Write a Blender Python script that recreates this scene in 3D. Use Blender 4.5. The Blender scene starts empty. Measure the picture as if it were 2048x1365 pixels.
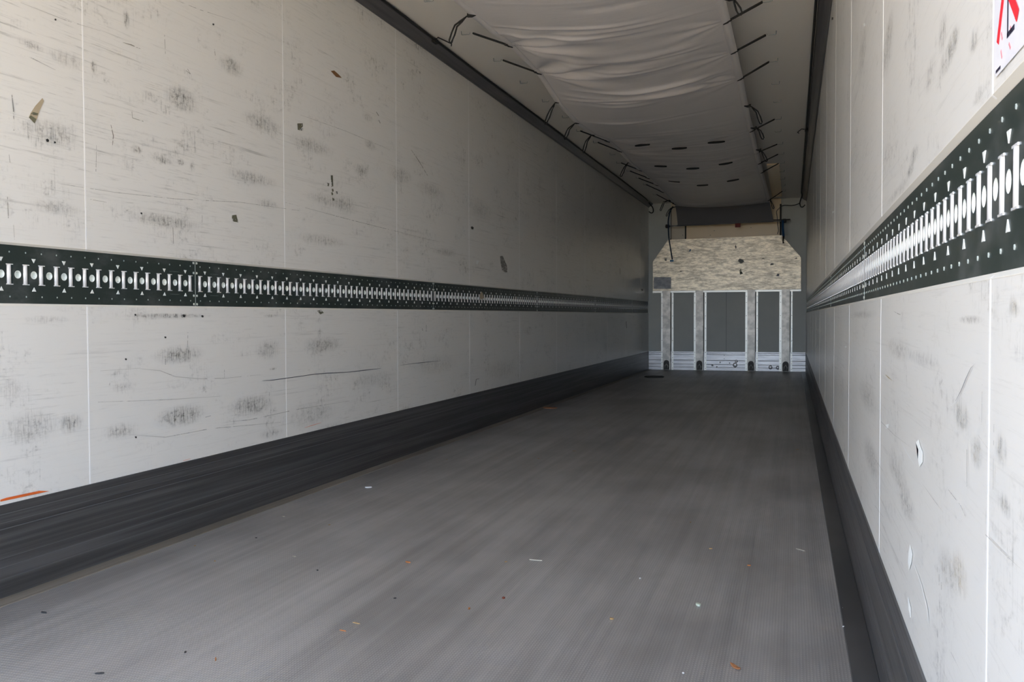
import bpy, bmesh, math, random
from mathutils import Vector, Matrix
random.seed(7)
sc = bpy.context.scene
COL = sc.collection

# ------------------------------------------------------------------ camera, sky, sun, exposure
H = 0.88442            # eye height above the load floor
cam_d = bpy.data.cameras.new('camera'); cam = bpy.data.objects.new('camera', cam_d); COL.objects.link(cam)
cam_d.sensor_width = 36.0; cam_d.lens = 36.0 * 1777.609 / 2048.0; cam_d.clip_start = 0.02; cam_d.clip_end = 400
YAW, PITCH, ROLL = 0.30513, 0.02786, -0.00363
fwd = Vector((-math.sin(YAW) * math.cos(PITCH), math.cos(YAW) * math.cos(PITCH), -math.sin(PITCH)))
right = Vector((math.cos(YAW), math.sin(YAW), 0)); up = right.cross(fwd)
r2 = right * math.cos(ROLL) + up * math.sin(ROLL); u2 = up * math.cos(ROLL) - right * math.sin(ROLL)
cam.matrix_world = Matrix(((r2.x, u2.x, -fwd.x, 0), (r2.y, u2.y, -fwd.y, 0), (r2.z, u2.z, -fwd.z, H), (0, 0, 0, 1)))
sc.camera = cam
sc.view_settings.view_transform = 'Standard'; sc.view_settings.look = 'None'
sc.view_settings.gamma = 1.0; sc.view_settings.use_curve_mapping = False
sc.view_settings.exposure = 2.35
sc.cycles.use_denoising = True
sc.cycles.max_bounces = 10; sc.cycles.diffuse_bounces = 6; sc.cycles.glossy_bounces = 4

w = bpy.data.worlds.new('sky'); sc.world = w; w.use_nodes = True
nt = w.node_tree; nt.nodes.clear()
bg = nt.nodes.new('ShaderNodeBackground'); out = nt.nodes.new('ShaderNodeOutputWorld')
tc = nt.nodes.new('ShaderNodeTexCoord'); sx = nt.nodes.new('ShaderNodeSeparateXYZ'); cr = nt.nodes.new('ShaderNodeValToRGB')
nt.links.new(tc.outputs['Generated'], sx.inputs[0]); nt.links.new(sx.outputs['Z'], cr.inputs[0])
cr.color_ramp.elements[0].position = 0.0; cr.color_ramp.elements[0].color = (0.83, 0.92, 1.02, 1)
cr.color_ramp.elements[1].position = 0.75; cr.color_ramp.elements[1].color = (0.17, 0.28, 0.48, 1)
e_ = cr.color_ramp.elements.new(0.30); e_.color = (0.44, 0.57, 0.78, 1)     # hazy sky: brightest along the horizon
nt.links.new(cr.outputs[0], bg.inputs[0]); bg.inputs[1].default_value = 1.9
nt.links.new(bg.outputs[0], out.inputs[0])

sun_d = bpy.data.lights.new('sun', 'SUN'); sun = bpy.data.objects.new('sun', sun_d); COL.objects.link(sun)
sun_d.energy = 5.5; sun_d.angle = 0.009; sun_d.color = (1.0, 0.93, 0.82)
sun.rotation_euler = (math.radians(-24), math.radians(20), 0)    # high sun beyond the front of the trailer: never shines in at the rear
por_d = bpy.data.lights.new('rear_opening', 'AREA'); por = bpy.data.objects.new('rear_opening', por_d); COL.objects.link(por)
por_d.shape = 'RECTANGLE'; por_d.size = 2.7; por_d.size_y = 2.74; por_d.cycles.is_portal = True
por.location = (-1.09, -0.64, 1.36); por.rotation_euler = (math.radians(90), 0, 0)   # portal: guides sky light in through the open rear

# ------------------------------------------------------------------ materials
def mat(name):
    m = bpy.data.materials.new(name); m.use_nodes = True
    t = m.node_tree; b = t.nodes['Principled BSDF']
    return m, t, b
def N(t, typ, **k):
    n = t.nodes.new(typ)
    for a, v in k.items(): setattr(n, a, v)
    return n
def val(t, sock, v): sock.default_value = v
def plain(name, col, rough=0.5, metal=0.0, spec=0.5):
    m, t, b = mat(name); b.inputs['Base Color'].default_value = (*col, 1)
    b.inputs['Roughness'].default_value = rough; b.inputs['Metallic'].default_value = metal
    b.inputs['Specular IOR Level'].default_value = spec
    return m
def coords(t, scale, rot=(0, 0, 0)):
    g = N(t, 'ShaderNodeNewGeometry'); mp = N(t, 'ShaderNodeMapping')
    mp.inputs['Scale'].default_value = scale; mp.inputs['Rotation'].default_value = rot
    t.links.new(g.outputs['Position'], mp.inputs[0]); return mp.outputs[0]
def noise(t, scale, sc_=1.0, detail=3, rough=0.55, rot=(0, 0, 0), dist=0.0):
    n = N(t, 'ShaderNodeTexNoise'); n.inputs['Scale'].default_value = sc_; n.inputs['Detail'].default_value = detail
    n.inputs['Roughness'].default_value = rough; n.inputs['Distortion'].default_value = dist
    t.links.new(coords(t, scale, rot), n.inputs['Vector']); return n.outputs['Fac']
def ramp(t, src, a, b, lo=0.0, hi=1.0):
    r = N(t, 'ShaderNodeMapRange'); r.interpolation_type = 'SMOOTHSTEP'
    r.inputs['From Min'].default_value = a; r.inputs['From Max'].default_value = b
    r.inputs['To Min'].default_value = lo; r.inputs['To Max'].default_value = hi
    t.links.new(src, r.inputs['Value']); return r.outputs[0]
def mth(t, op, a, b=None):
    m = N(t, 'ShaderNodeMath', operation=op)
    for i, s in enumerate((a, b)):
        if s is None: continue
        if isinstance(s, (int, float)): m.inputs[i].default_value = s
        else: t.links.new(s, m.inputs[i])
    return m.outputs[0]
def mixc(t, fac, c1, c2):
    m = N(t, 'ShaderNodeMix', data_type='RGBA'); 
    for s, v in ((m.inputs[0], fac), (m.inputs[6], c1), (m.inputs[7], c2)):
        if isinstance(v, tuple): s.default_value = (*v, 1) if len(v) == 3 else v
        elif isinstance(v, (int, float)): s.default_value = v
        else: t.links.new(v, s)
    return m.outputs[2]
def bump(t, b, h, strength=0.2, dist=0.002):
    n = N(t, 'ShaderNodeBump'); n.inputs['Strength'].default_value = strength; n.inputs['Distance'].default_value = dist
    t.links.new(h, n.inputs['Height']); t.links.new(n.outputs[0], b.inputs['Normal'])

def wall_material():
    m, t, b = mat('scuffed white fibreglass wall')
    base = mixc(t, noise(t, (0.8, 0.5, 0.9), 1.0, 2), (0.80, 0.79, 0.765), (0.84, 0.83, 0.80))
    band = ramp(t, noise(t, (1, 0.55, 2.6), 1.0, 3), 0.42, 0.72)                     # zones that cargo has rubbed
    hs = ramp(t, noise(t, (1, 1.6, 85), 1.0, 5, 0.7, dist=0.35), 0.56, 0.76)        # long horizontal rub lines
    hs2 = ramp(t, noise(t, (1, 7, 160), 1.0, 4, 0.7), 0.55, 0.75)
    vs = ramp(t, noise(t, (1, 150, 10), 1.0, 4, 0.65), 0.52, 0.74)                   # short upright scuffs
    cl = ramp(t, noise(t, (1, 3.2, 6.0), 1.0, 6, 0.75), 0.50, 0.76)
    fine = ramp(t, noise(t, (1, 34, 50), 1.0, 5, 0.75), 0.48, 0.70)
    d1 = mth(t, 'MULTIPLY', mth(t, 'ADD', mth(t, 'MULTIPLY', hs, 0.62), mth(t, 'MULTIPLY', hs2, 0.40)), mth(t, 'ADD', mth(t, 'MULTIPLY', band, 0.65), 0.22))
    d2 = mth(t, 'MULTIPLY', mth(t, 'MULTIPLY', vs, cl), 0.85)
    d3 = mth(t, 'MULTIPLY', mth(t, 'MULTIPLY', fine, cl), 0.75)
    d4 = mth(t, 'MULTIPLY', mth(t, 'MULTIPLY', cl, band), 0.05)
    d = mth(t, 'MINIMUM', mth(t, 'MULTIPLY', mth(t, 'ADD', mth(t, 'ADD', d1, d2), mth(t, 'ADD', d3, d4)), 1.35), 0.75)
    dirt = mixc(t, noise(t, (1, 2, 3), 1.0, 2), (0.27, 0.26, 0.22), (0.20, 0.21, 0.21))
    t.links.new(mixc(t, d, base, dirt), b.inputs['Base Color'])
    b.inputs['Roughness'].default_value = 0.30
    b.inputs['Specular IOR Level'].default_value = 0.5
    h = mth(t, 'ADD', noise(t, (1, 1.2, 1.6), 1.0, 2), mth(t, 'MULTIPLY', noise(t, (1, 30, 30), 1.0, 2), 0.04))
    bump(t, b, h, 0.5, 0.006)
    return m
M_WALL = wall_material()
def ceiling_material():
    m, t, b = mat('plain grey white ceiling laminate')
    t.links.new(mixc(t, noise(t, (1.5, 0.8, 1), 1, 3), (0.84, 0.81, 0.76), (0.88, 0.85, 0.80)), b.inputs['Base Color'])
    b.inputs['Roughness'].default_value = 0.45
    bump(t, b, noise(t, (60, 60, 60), 1, 2), 0.1, 0.001); return m
M_CEIL = ceiling_material()
def floor_material():
    m, t, b = mat('worn dark aluminium grip floor')
    st = noise(t, (16, 0.35, 1), 1.0, 4, 0.6, rot=(0, 0, 0.10))
    st2 = noise(t, (60, 1.2, 1), 1.0, 3, 0.6, rot=(0, 0, -0.12))
    bl = noise(t, (1.6, 0.9, 1), 1.0, 4, 0.6)
    f = mth(t, 'ADD', mth(t, 'MULTIPLY', st, 0.40), mth(t, 'ADD', mth(t, 'MULTIPLY', st2, 0.12), mth(t, 'MULTIPLY', bl, 0.60)))
    col = mixc(t, ramp(t, f, 0.38, 0.76), (0.25, 0.24, 0.235), (0.44, 0.43, 0.425))
    # fine lozenge grip relief
    g = N(t, 'ShaderNodeNewGeometry'); sp = N(t, 'ShaderNodeSeparateXYZ'); t.links.new(g.outputs['Position'], sp.inputs[0])
    k = 2 * math.pi / 0.016
    a = mth(t, 'SINE', mth(t, 'MULTIPLY', mth(t, 'ADD', sp.outputs[0], mth(t, 'MULTIPLY', sp.outputs[1], 0.62)), k))
    c = mth(t, 'SINE', mth(t, 'MULTIPLY', mth(t, 'SUBTRACT', sp.outputs[0], mth(t, 'MULTIPLY', sp.outputs[1], 0.62)), k))
    lo = mth(t, 'MULTIPLY', a, c)
    wear = ramp(t, bl, 0.35, 0.6, 0.35, 1.0)
    dots = mth(t, 'MULTIPLY', ramp(t, lo, 0.55, 0.95), mth(t, 'MULTIPLY', wear, 0.42))
    col = mixc(t, dots, col, (0.85, 0.83, 0.82))
    t.links.new(col, b.inputs['Base Color'])
    b.inputs['Roughness'].default_value = 0.44
    b.inputs['Metallic'].default_value = 0.35
    bump(t, b, mth(t, 'MULTIPLY', lo, wear), 0.35, 0.0012); return m
M_FLOOR = floor_material()
def strip_material(name, c1, c2, metal, r1, r2, axis_scale):
    m, t, b = mat(name)
    n = noise(t, axis_scale, 1.0, 4, 0.6)
    t.links.new(mixc(t, ramp(t, n, 0.35, 0.7), c1, c2), b.inputs['Base Color'])
    b.inputs['Roughness'].default_value = (r1 + r2)/2; b.inputs['Metallic'].default_value = metal
    return m
M_KICK = strip_material('dark rubbed kick strip', (0.062, 0.062, 0.064), (0.125, 0.124, 0.127), 0.3, 0.34, 0.44, (1, 0.7, 45))
M_KICKLINE = plain('pale rubbed edge', (0.16, 0.16, 0.17), 0.4, 0.4)
M_EDGE = strip_material('plain floor edge strip', (0.19, 0.17, 0.145), (0.28, 0.25, 0.215), 0.2, 0.45, 0.55, (30, 0.8, 1))
M_CORN = strip_material('grey cornice profile', (0.10, 0.10, 0.11), (0.17, 0.17, 0.18), 0.2, 0.3, 0.45, (20, 0.6, 20))
M_SEAL = plain('white sealant', (0.96, 0.96, 0.96), 0.45)
M_BEVEL = plain('pale resin edge', (0.86, 0.84, 0.78), 0.35)
def rail_material():
    m, t, b = mat('black green coated rail')
    n = noise(t, (1, 6, 12), 1.0, 4, 0.65)
    t.links.new(mixc(t, ramp(t, n, 0.45, 0.75), (0.022, 0.034, 0.031), (0.075, 0.085, 0.085)), b.inputs['Base Color'])
    b.inputs['Roughness'].default_value = 0.38; b.inputs['Metallic'].default_value = 0.0; return m
M_RAIL = rail_material()
M_GALV = plain('bright galvanised steel', (0.98, 0.99, 1.0), 0.2, 0.3)
M_GALV2 = plain('dull galvanised steel', (0.62, 0.66, 0.62), 0.4, 0.5)
M_RIVET = plain('pale rivet', (0.55, 0.62, 0.6), 0.4, 0.4)
M_LINER = plain('pale laminate in hole', (0.86, 0.90, 0.87), 0.4)
M_MARK = plain('pale cut edge', (0.80, 0.84, 0.82), 0.4)
def alu_plate():
    m, t, b = mat('scuffed aluminium plate')
    a = noise(t, (4.5, 3.0, 20.0), 1.0, 8, 0.80); c = noise(t, (14, 9, 60), 1.0, 4, 0.7); e = noise(t, (5, 5, 5), 1.0, 2)
    f = mth(t, 'ADD', mth(t, 'MULTIPLY', a, 0.65), mth(t, 'MULTIPLY', c, 0.35))
    col = mixc(t, ramp(t, f, 0.41, 0.60), (0.32, 0.285, 0.23), (0.76, 0.685, 0.54))
    t.links.new(col, b.inputs['Base Color']); b.inputs['Metallic'].default_value = 0.55
    b.inputs['Roughness'].default_value = 0.38; 
    bump(t, b, f, 0.4, 0.004); return m
M_PLATE = alu_plate()
M_CHAN = strip_material('dull aluminium channel', (0.36, 0.35, 0.33), (0.60, 0.58, 0.54), 0.6, 0.35, 0.5, (8, 8, 10))
M_FLANGE = plain('bright aluminium flange', (0.70, 0.71, 0.68), 0.36, 0.5)
M_FKICK = strip_material('bright extruded aluminium', (0.44, 0.45, 0.48), (0.58, 0.59, 0.62), 0.5, 0.30, 0.38, (4, 4, 30))
M_BULK = strip_material('grey bulkhead laminate', (0.50, 0.535, 0.52), (0.54, 0.57, 0.55), 0.0, 0.45, 0.5, (3, 3, 3))
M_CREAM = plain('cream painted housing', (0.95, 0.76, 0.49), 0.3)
M_CREAM2 = plain('grey cream painted housing', (0.62, 0.56, 0.45), 0.35)
M_BLACK = plain('black rubber', (0.012, 0.013, 0.013), 0.6)
M_DARK = plain('dark steel', (0.03, 0.03, 0.03), 0.5)
M_BLUE = plain('blue strap webbing', (0.015, 0.09, 0.22), 0.7)
M_RED = plain('dark red tag', (0.24, 0.03, 0.02), 0.6)
M_HOOK = plain('grey zinc wire', (0.26, 0.29, 0.29), 0.4, 0.4)
M_CORD = plain('black elastic cord', (0.012, 0.012, 0.012), 0.75)
M_ROD = plain('bright steel rod', (0.9, 0.9, 0.88), 0.25, 0.8)
def sheet_mat(name, c1, c2, rough):
    m, t, b = mat(name)
    t.links.new(mixc(t, noise(t, (2, 2, 2), 1, 4), c1, c2), b.inputs['Base Color']); b.inputs['Roughness'].default_value = rough
    bump(t, b, noise(t, (9, 40, 9), 1, 3), 0.25, 0.004); return m
M_SHEET = sheet_mat('white coated duct fabric', (0.74, 0.71, 0.71), (0.80, 0.77, 0.76), 0.4)
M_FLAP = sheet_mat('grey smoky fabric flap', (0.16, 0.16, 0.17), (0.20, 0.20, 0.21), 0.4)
M_HEM = plain('pale fabric hem', (0.80, 0.77, 0.76), 0.45)
M_GROUND, gt, gb = mat('pale yard concrete')
gt.links.new(mixc(gt, noise(gt, (0.6, 0.6, 1), 1, 5), (0.50, 0.355, 0.18), (0.58, 0.42, 0.235)), gb.inputs['Base Color']); gb.inputs['Roughness'].default_value = 0.9
M_BODY = plain('white trailer body skin', (0.7, 0.7, 0.7), 0.4)
MK = {'brown': (0.22, 0.10, 0.03), 'olive': (0.15, 0.15, 0.10), 'tan': (0.48, 0.40, 0.28), 'dark': (0.27, 0.26, 0.235), 'black': (0.03, 0.03, 0.03),
      'ink': (0.07, 0.08, 0.10), 'greyline': (0.52, 0.51, 0.49), 'orange': (0.80, 0.16, 0.03), 'pale': (0.88, 0.90, 0.90), 'white': (0.97, 1.0, 0.99), 'rust': (0.45, 0.33, 0.16)}
def patchy(name, col, lo, hi, s):
    m, t, b = mat(name); b.inputs['Base Color'].default_value = (*col, 1); b.inputs['Roughness'].default_value = 0.5
    tr = N(t, 'ShaderNodeBsdfTransparent'); mx = N(t, 'ShaderNodeMixShader')
    t.links.new(ramp(t, noise(t, s, 1.0, 4, 0.65), lo, hi), mx.inputs[0]); t.links.new(tr.outputs[0], mx.inputs[1]); t.links.new(b.outputs[0], mx.inputs[2])
    t.links.new(mx.outputs[0], t.nodes['Material Output'].inputs[0]); return m
MKM = {}
for k_, c_ in MK.items():
    if k_ in ('dark', 'olive', 'greyline'): MKM[k_] = patchy('mark ' + k_, c_, 0.40, 0.52, (1, 60, 60) if k_ != 'greyline' else (1, 9, 30))
    else: MKM[k_] = plain('mark ' + k_, c_, 0.5)
def scuff_mat(name, strength, tint):
    """rubbed-on dirt: fades out towards the rim of its own patch"""
    m, t, b = mat(name); b.inputs['Base Color'].default_value = (*tint, 1); b.inputs['Roughness'].default_value = 0.5
    tcn = N(t, 'ShaderNodeUVMap'); mp = N(t, 'ShaderNodeMapping'); mp.inputs['Location'].default_value = (-1, -1, 0); mp.inputs['Scale'].default_value = (2, 2, 1)
    t.links.new(tcn.outputs[0], mp.inputs[0])
    ln = N(t, 'ShaderNodeVectorMath', operation='LENGTH'); t.links.new(mp.outputs[0], ln.inputs[0])
    fall = ramp(t, ln.outputs['Value'], 1.0, 0.15)
    v = ramp(t, noise(t, (1, 190, 18), 1.0, 3, 0.6), 0.46, 0.66); f = ramp(t, noise(t, (1, 55, 80), 1.0, 5, 0.75), 0.47, 0.64)
    a = mth(t, 'ADD', mth(t, 'MULTIPLY', v, 0.6), mth(t, 'ADD', mth(t, 'MULTIPLY', f, 0.6), 0.12))
    a = mth(t, 'MULTIPLY', mth(t, 'MULTIPLY', a, fall), strength)
    tr = N(t, 'ShaderNodeBsdfTransparent'); mx = N(t, 'ShaderNodeMixShader')
    t.links.new(mth(t, 'MINIMUM', a, 0.9), mx.inputs[0]); t.links.new(tr.outputs[0], mx.inputs[1]); t.links.new(b.outputs[0], mx.inputs[2])
    t.links.new(mx.outputs[0], t.nodes['Material Output'].inputs[0]); return m
SC = {}
def scuff(s, tint):
    k = (round(s, 1), tint)
    if k not in SC: SC[k] = scuff_mat('scuff %s %s' % k, k[0] * 0.75, (0.17, 0.165, 0.14) if tint == 'v' else (0.40, 0.30, 0.14))
    return SC[k]

# ------------------------------------------------------------------ helpers
def add_box(bm, a, b):
    x0, y0, z0 = a; x1, y1, z1 = b
    if x0 > x1: x0, x1 = x1, x0
    v = [bm.verts.new(p) for p in ((x0,y0,z0),(x1,y0,z0),(x1,y1,z0),(x0,y1,z0),(x0,y0,z1),(x1,y0,z1),(x1,y1,z1),(x0,y1,z1))]
    for f in ((0,3,2,1),(4,5,6,7),(0,1,5,4),(1,2,6,5),(2,3,7,6),(3,0,4,7)): bm.faces.new([v[i] for i in f])
def add_tube(bm, pts, r, n=6, closed=False, caps=True):
    pts = [Vector(p) for p in pts]; rings = []; L = len(pts)
    for i, p in enumerate(pts):
        a = pts[(i-1) % L] if (closed or i > 0) else p; b = pts[(i+1) % L] if (closed or i < L-1) else p
        d = (b - a).normalized(); ref = Vector((0, 0, 1)) if abs(d.z) < 0.9 else Vector((0, 1, 0))
        s = d.cross(ref).normalized(); t = s.cross(d)
        rr = r[i] if isinstance(r, (list, tuple)) else r
        rings.append([bm.verts.new(p + (s*math.cos(2*math.pi*k/n) + t*math.sin(2*math.pi*k/n))*rr) for k in range(n)])
    for i in range(L if closed else L-1):
        A, B = rings[i], rings[(i+1) % L]
        for k in range(n): bm.faces.new((A[k], A[(k+1) % n], B[(k+1) % n], B[k]))
    if caps and not closed: bm.faces.new(rings[0][::-1]); bm.faces.new(rings[-1])
def add_prism(bm, pts, d):
    """closed outline pts (3D list) pushed out along vector d"""
    d = Vector(d); A = [bm.verts.new(Vector(p)) for p in pts]; B = [bm.verts.new(Vector(p) + d) for p in pts]; n = len(pts)
    bm.faces.new(A); bm.faces.new(B[::-1])
    for i in range(n): bm.faces.new((A[i], B[i], B[(i+1) % n], A[(i+1) % n]))
def mesh(name, bm, m, smooth=False):
    bmesh.ops.recalc_face_normals(bm, faces=bm.faces[:])
    me = bpy.data.meshes.new(name); bm.to_mesh(me); bm.free(); me.materials.append(m)
    if smooth:
        for p in me.polygons: p.use_smooth = True
    return me
def link(name, me, parent=None, loc=None):
    o = bpy.data.objects.new(name, me); COL.objects.link(o)
    if parent: o.parent = parent
    if loc: o.location = loc
    return o
def obj(name, bm, m, parent=None, smooth=False, loc=None): return link(name, mesh(name, bm, m, smooth), parent, loc)
def tag(o, label, cat, group=None):
    o['label'] = label; o['category'] = cat
    if group: o['group'] = group
    return o
def thing(name, label, cat, loc=(0,0,0), rz=0, group=None):
    o = bpy.data.objects.new(name, None); COL.objects.link(o); o.location = loc; o.rotation_euler = (0,0,rz); o.empty_display_size = 0.05
    return tag(o, label, cat, group)
def struct(o, label=None):
    o['kind'] = 'structure'
    if label: o['label'] = label
    return o
def boxm(name, a, b, m, parent=None, bev=0.0):
    bm = bmesh.new(); add_box(bm, a, b)
    if bev: bmesh.ops.bevel(bm, geom=bm.edges[:], offset=bev, segments=1, affect='EDGES')
    return obj(name, bm, m, parent)
def local(parent, p):   # world point -> parent's local frame (parents here only move and turn about z)
    c, s = math.cos(-parent.rotation_euler.z), math.sin(-parent.rotation_euler.z); q = Vector(p) - parent.location
    return Vector((q.x*c - q.y*s, q.x*s + q.y*c, q.z))

# ------------------------------------------------------------------ the setting
U, TL, L = 0.20857, 0.00908, 14.64379
Y0 = -0.60                                   # open rear end of the trailer
ZT, ZB, ZK, ZC, ZCEIL = 1.11743, 0.93102, 0.29678, 2.65874, 2.72
REC = 0.008
XL = U - 2.46 - TL * L
def lx(y): return XL + TL * y               # left wall face at depth y

bm = bmesh.new(); add_box(bm, (-60, -80, -1.40), (60, 60, -1.30))
g = obj('ground', bm, M_GROUND); struct(g, 'pale yard ground outside behind the trailer')

bm = bmesh.new(); add_box(bm, (-2.45, Y0, -0.10), (U + 0.10, L + 0.10, 0.0))
fl = obj('floor', bm, M_FLOOR); struct(fl, 'dark worn aluminium load floor with fine grip pattern')
bm = bmesh.new(); add_box(bm, (-2.45, Y0, ZCEIL), (U + 0.10, L + 0.10, ZCEIL + 0.09))
ce = obj('ceiling', bm, M_CEIL); struct(ce, 'plain grey white laminate ceiling')

def wall(side):
    """side walls: laminate panels above and below a recessed rail, white sealant in the joints"""
    s = 1 if side == 'left' else -1
    W = bpy.data.objects.new('tmp', None)
    bm = bmesh.new()
    add_box(bm, (-s*0.10, Y0, 0.0), (-s*0.03, L + 0.02, ZCEIL + 0.02))                 # core
    core = obj('wall_' + side, bm, M_BODY)
    if side == 'left': core.location = (XL, 0, 0); core.rotation_euler = (0, 0, -math.atan(TL))
    else: core.location = (U, 0, 0)
    struct(core, 'scuffed white laminate %s side wall' % side)
    first = 2.53234 if side == 'left' else 1.09445
    P = 1.26251; g_ = 0.0035
    joints = [Y0] + [first + i*P for i in range(-3, 12) if Y0 + 0.1 < first + i*P < L - 0.05] + [L + 0.015]
    for i in range(len(joints) - 1):
        a, b = joints[i] + (g_/2 if i else 0), joints[i+1] - g_/2
        for lo in (True, False):
            bm = bmesh.new()
            if lo: prof = [(0, ZK - 0.01), (0, ZB - 0.007), (-REC, ZB), (-0.03, ZB), (-0.03, ZK - 0.01)]
            else: prof = [(0, ZCEIL), (0, ZT + 0.007), (-REC, ZT), (-0.03, ZT), (-0.03, ZCEIL)]
            add_prism(bm, [(s*x, a, z) for x, z in prof], (0, b - a, 0))
            obj('panel', bm, M_WALL, core)
        if i:
            y = joints[i]
            for z0, z1 in ((ZK, ZB), (ZT, ZCEIL)):
                bm = bmesh.new(); hw = g_/2 + 0.0012
                if z0 == ZK: prof = [(-0.012, z0), (0.0004, z0), (0.0004, z1 - 0.0066), (-REC + 0.0004, z1), (-0.012, z1)]
                else: prof = [(-0.012, z1), (0.0004, z1), (0.0004, z0 + 0.0066), (-REC + 0.0004, z0), (-0.012, z0)]
                add_prism(bm, [(s*x, y - hw, z) for x, z in prof], (0, 2*hw, 0))
                obj('seam_strip', bm, M_SEAL, core)
    # resin edges along the rail recess
    for z0, z1 in ((ZB, ZB - 0.007), (ZT, ZT + 0.007)):
        bm = bmesh.new(); n = 1 if z0 == ZT else -1
        add_prism(bm, [(s*(-REC + 0.0006), Y0 + 0.002, z0), (s*0.0006, Y0 + 0.002, z1), (s*0.0006, Y0 + 0.002, z1 + n*0.001), (s*(-REC), Y0 + 0.002, z1 + n*0.0005)], (0, L - Y0 - 0.004, 0))
        obj('recess_edge', bm, M_BEVEL, core)
    return core
WL = wall('left'); WR = wall('right')

def kick(side, n):
    s = 1 if side == 'left' else -1; core = WL if side == 'left' else WR
    bm = bmesh.new(); p = 0.003
    zs = [(0, 0.002), (p, 0.0), (p, ZK - 0.030), (p + 0.0015, ZK - 0.027), (p + 0.0015, ZK), (0, ZK)]
    add_prism(bm, [(s*(x - 0.002 if x == 0 else x), Y0 + 0.001, z) for x, z in zs], (0, L - Y0 - 0.001, 0))
    o = obj('baseboard_' + side, bm, M_KICK); o.location = core.location; o.rotation_euler = core.rotation_euler
    struct(o, 'dark aluminium kick strip along the foot of the %s wall' % side)
    for z, h, d in ((ZK - 0.031, 0.003, 1.5), (ZK - 0.058, 0.0015, 1.0), (ZK - 0.078, 0.003, 1.6), (0.128, 0.0012, 0.8), (0.098, 0.0025, 1.2), (0.062, 0.0012, .7)):
        bm = bmesh.new(); add_box(bm, (s*0.002, Y0 + 0.002, z), (s*(p + 0.0008*d), L - 0.002, z + h)); obj('ridge', bm, M_KICKLINE, o)
    bm = bmesh.new()
    add_prism(bm, [(s*0.001, Y0 + 0.001, 0.0), (s*0.066, Y0 + 0.001, 0.0), (s*0.064, Y0 + 0.001, 0.0025), (s*0.004, Y0 + 0.001, 0.0045)], (0, L - Y0 - 0.02, 0))
    e = obj('trim_%d' % n, bm, M_EDGE if side == 'left' else M_KICK); e.location = core.location; e.rotation_euler = core.rotation_euler
    struct(e, 'plain floor edge strip at the foot of the %s wall' % side)
kick('left', 1); kick('right', 2)

def cornice(side, n):
    s = 1 if side == 'left' else -1; core = WL if side == 'left' else WR
    bm = bmesh.new()
    prof = [(0.0, ZC), (0.006, ZC - 0.001), (0.012, ZC + 0.010), (0.040, ZC + 0.028), (0.066, ZC + 0.050), (0.072, ZC + 0.0612), (0.0, ZC + 0.0612)]
    add_prism(bm, [(s*x, Y0 + 0.001, z) for x, z in prof], (0, L - Y0 - 0.003, 0))
    o = obj('trim_%d' % n, bm, M_CORN); o.location = core.location; o.rotation_euler = core.rotation_euler
    struct(o, 'grey cornice profile between %s wall and ceiling' % side)
cornice('left', 3); cornice('right', 4)

# outer skin and rear frame so the body reads from beside the opening too
bm = bmesh.new(); add_box(bm, (-2.62, Y0 - 0.02, -0.16), (U + 0.22, Y0 - 0.001, 0.0)); add_box(bm, (-2.62, Y0 - 0.02, ZCEIL + 0.001), (U + 0.22, Y0 - 0.001, ZCEIL + 0.14))
add_box(bm, (-2.62, Y0 - 0.02, 0.0), (-2.385, Y0 - 0.001, ZCEIL + 0.001)); add_box(bm, (U + 0.012, Y0 - 0.02, 0.0), (U + 0.22, Y0 - 0.001, ZCEIL + 0.001))
struct(obj('trim_5', bm, M_FLANGE), 'rear door frame of the trailer body')

# bulkhead
bm = bmesh.new(); add_box(bm, (-2.45, L, 0.0), (U + 0.06, L + 0.08, ZCEIL))
wf = obj('wall_front', bm, M_BULK); struct(wf, 'grey bulkhead at the far end')
bm = bmesh.new(); add_box(bm, (-1.009, L - 0.0006, 0.30), (-1.004, L + 0.01, 1.28)); obj('seam_strip', bm, plain('grey joint', (0.13, 0.155, 0.155), 0.5), wf)
bm = bmesh.new(); yk = L - 0.014
prof = [(0, 0.0), (0, 0.045), (-0.0013, 0.048), (0, 0.052), (0, 0.092), (-0.0013, 0.096), (0, 0.10), (0, 0.155), (-0.0016, 0.16), (0, 0.165), (0, 0.250), (-0.0016, 0.254), (0, 0.258), (0, 0.276), (-0.0013, 0.28), (0, 0.284), (0, 0.300), (0.012, 0.300), (0.012, 0.0)]
add_prism(bm, [(lx(L) + 0.004, yk - x, z) for x, z in [(-a, b) for a, b in prof]], (U - lx(L) - 0.008, 0, 0))
bf = obj('baseboard_front', bm, M_FKICK); struct(bf, 'bright grooved aluminium kick plate across the bulkhead foot')
for x, z, r in ((-0.865, 0.09, 0.035), (-0.845, 0.15, 0.022), (-0.32, 0.06, 0.03), (-0.21, 0.055, 0.028), (-1.22, 0.08, 0.015), (-1.15, 0.055, 0.012), (-1.10, 0.13, 0.012), (-0.95, 0.12, 0.01)):
    bm = bmesh.new(); bmesh.ops.create_uvsphere(bm, u_segments=12, v_segments=6, radius=1)
    for v in bm.verts: v.co = Vector((v.co.x * r, v.co.y * 0.008, v.co.z * r * 1.1)) + Vector((x, yk - 0.001, z))
    obj('dent', bm, M_FKICK, bf, True)
for x, z in ((-1.035, 0.19), (-1.035, 0.245)):
    bm = bmesh.new(); bmesh.ops.create_circle(bm, cap_ends=True, segments=8, radius=0.007)
    for v in bm.verts: v.co = Vector((x + v.co.x, yk - 0.001, z + v.co.y))
    obj('bolt', bm, M_DARK, bf)
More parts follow.
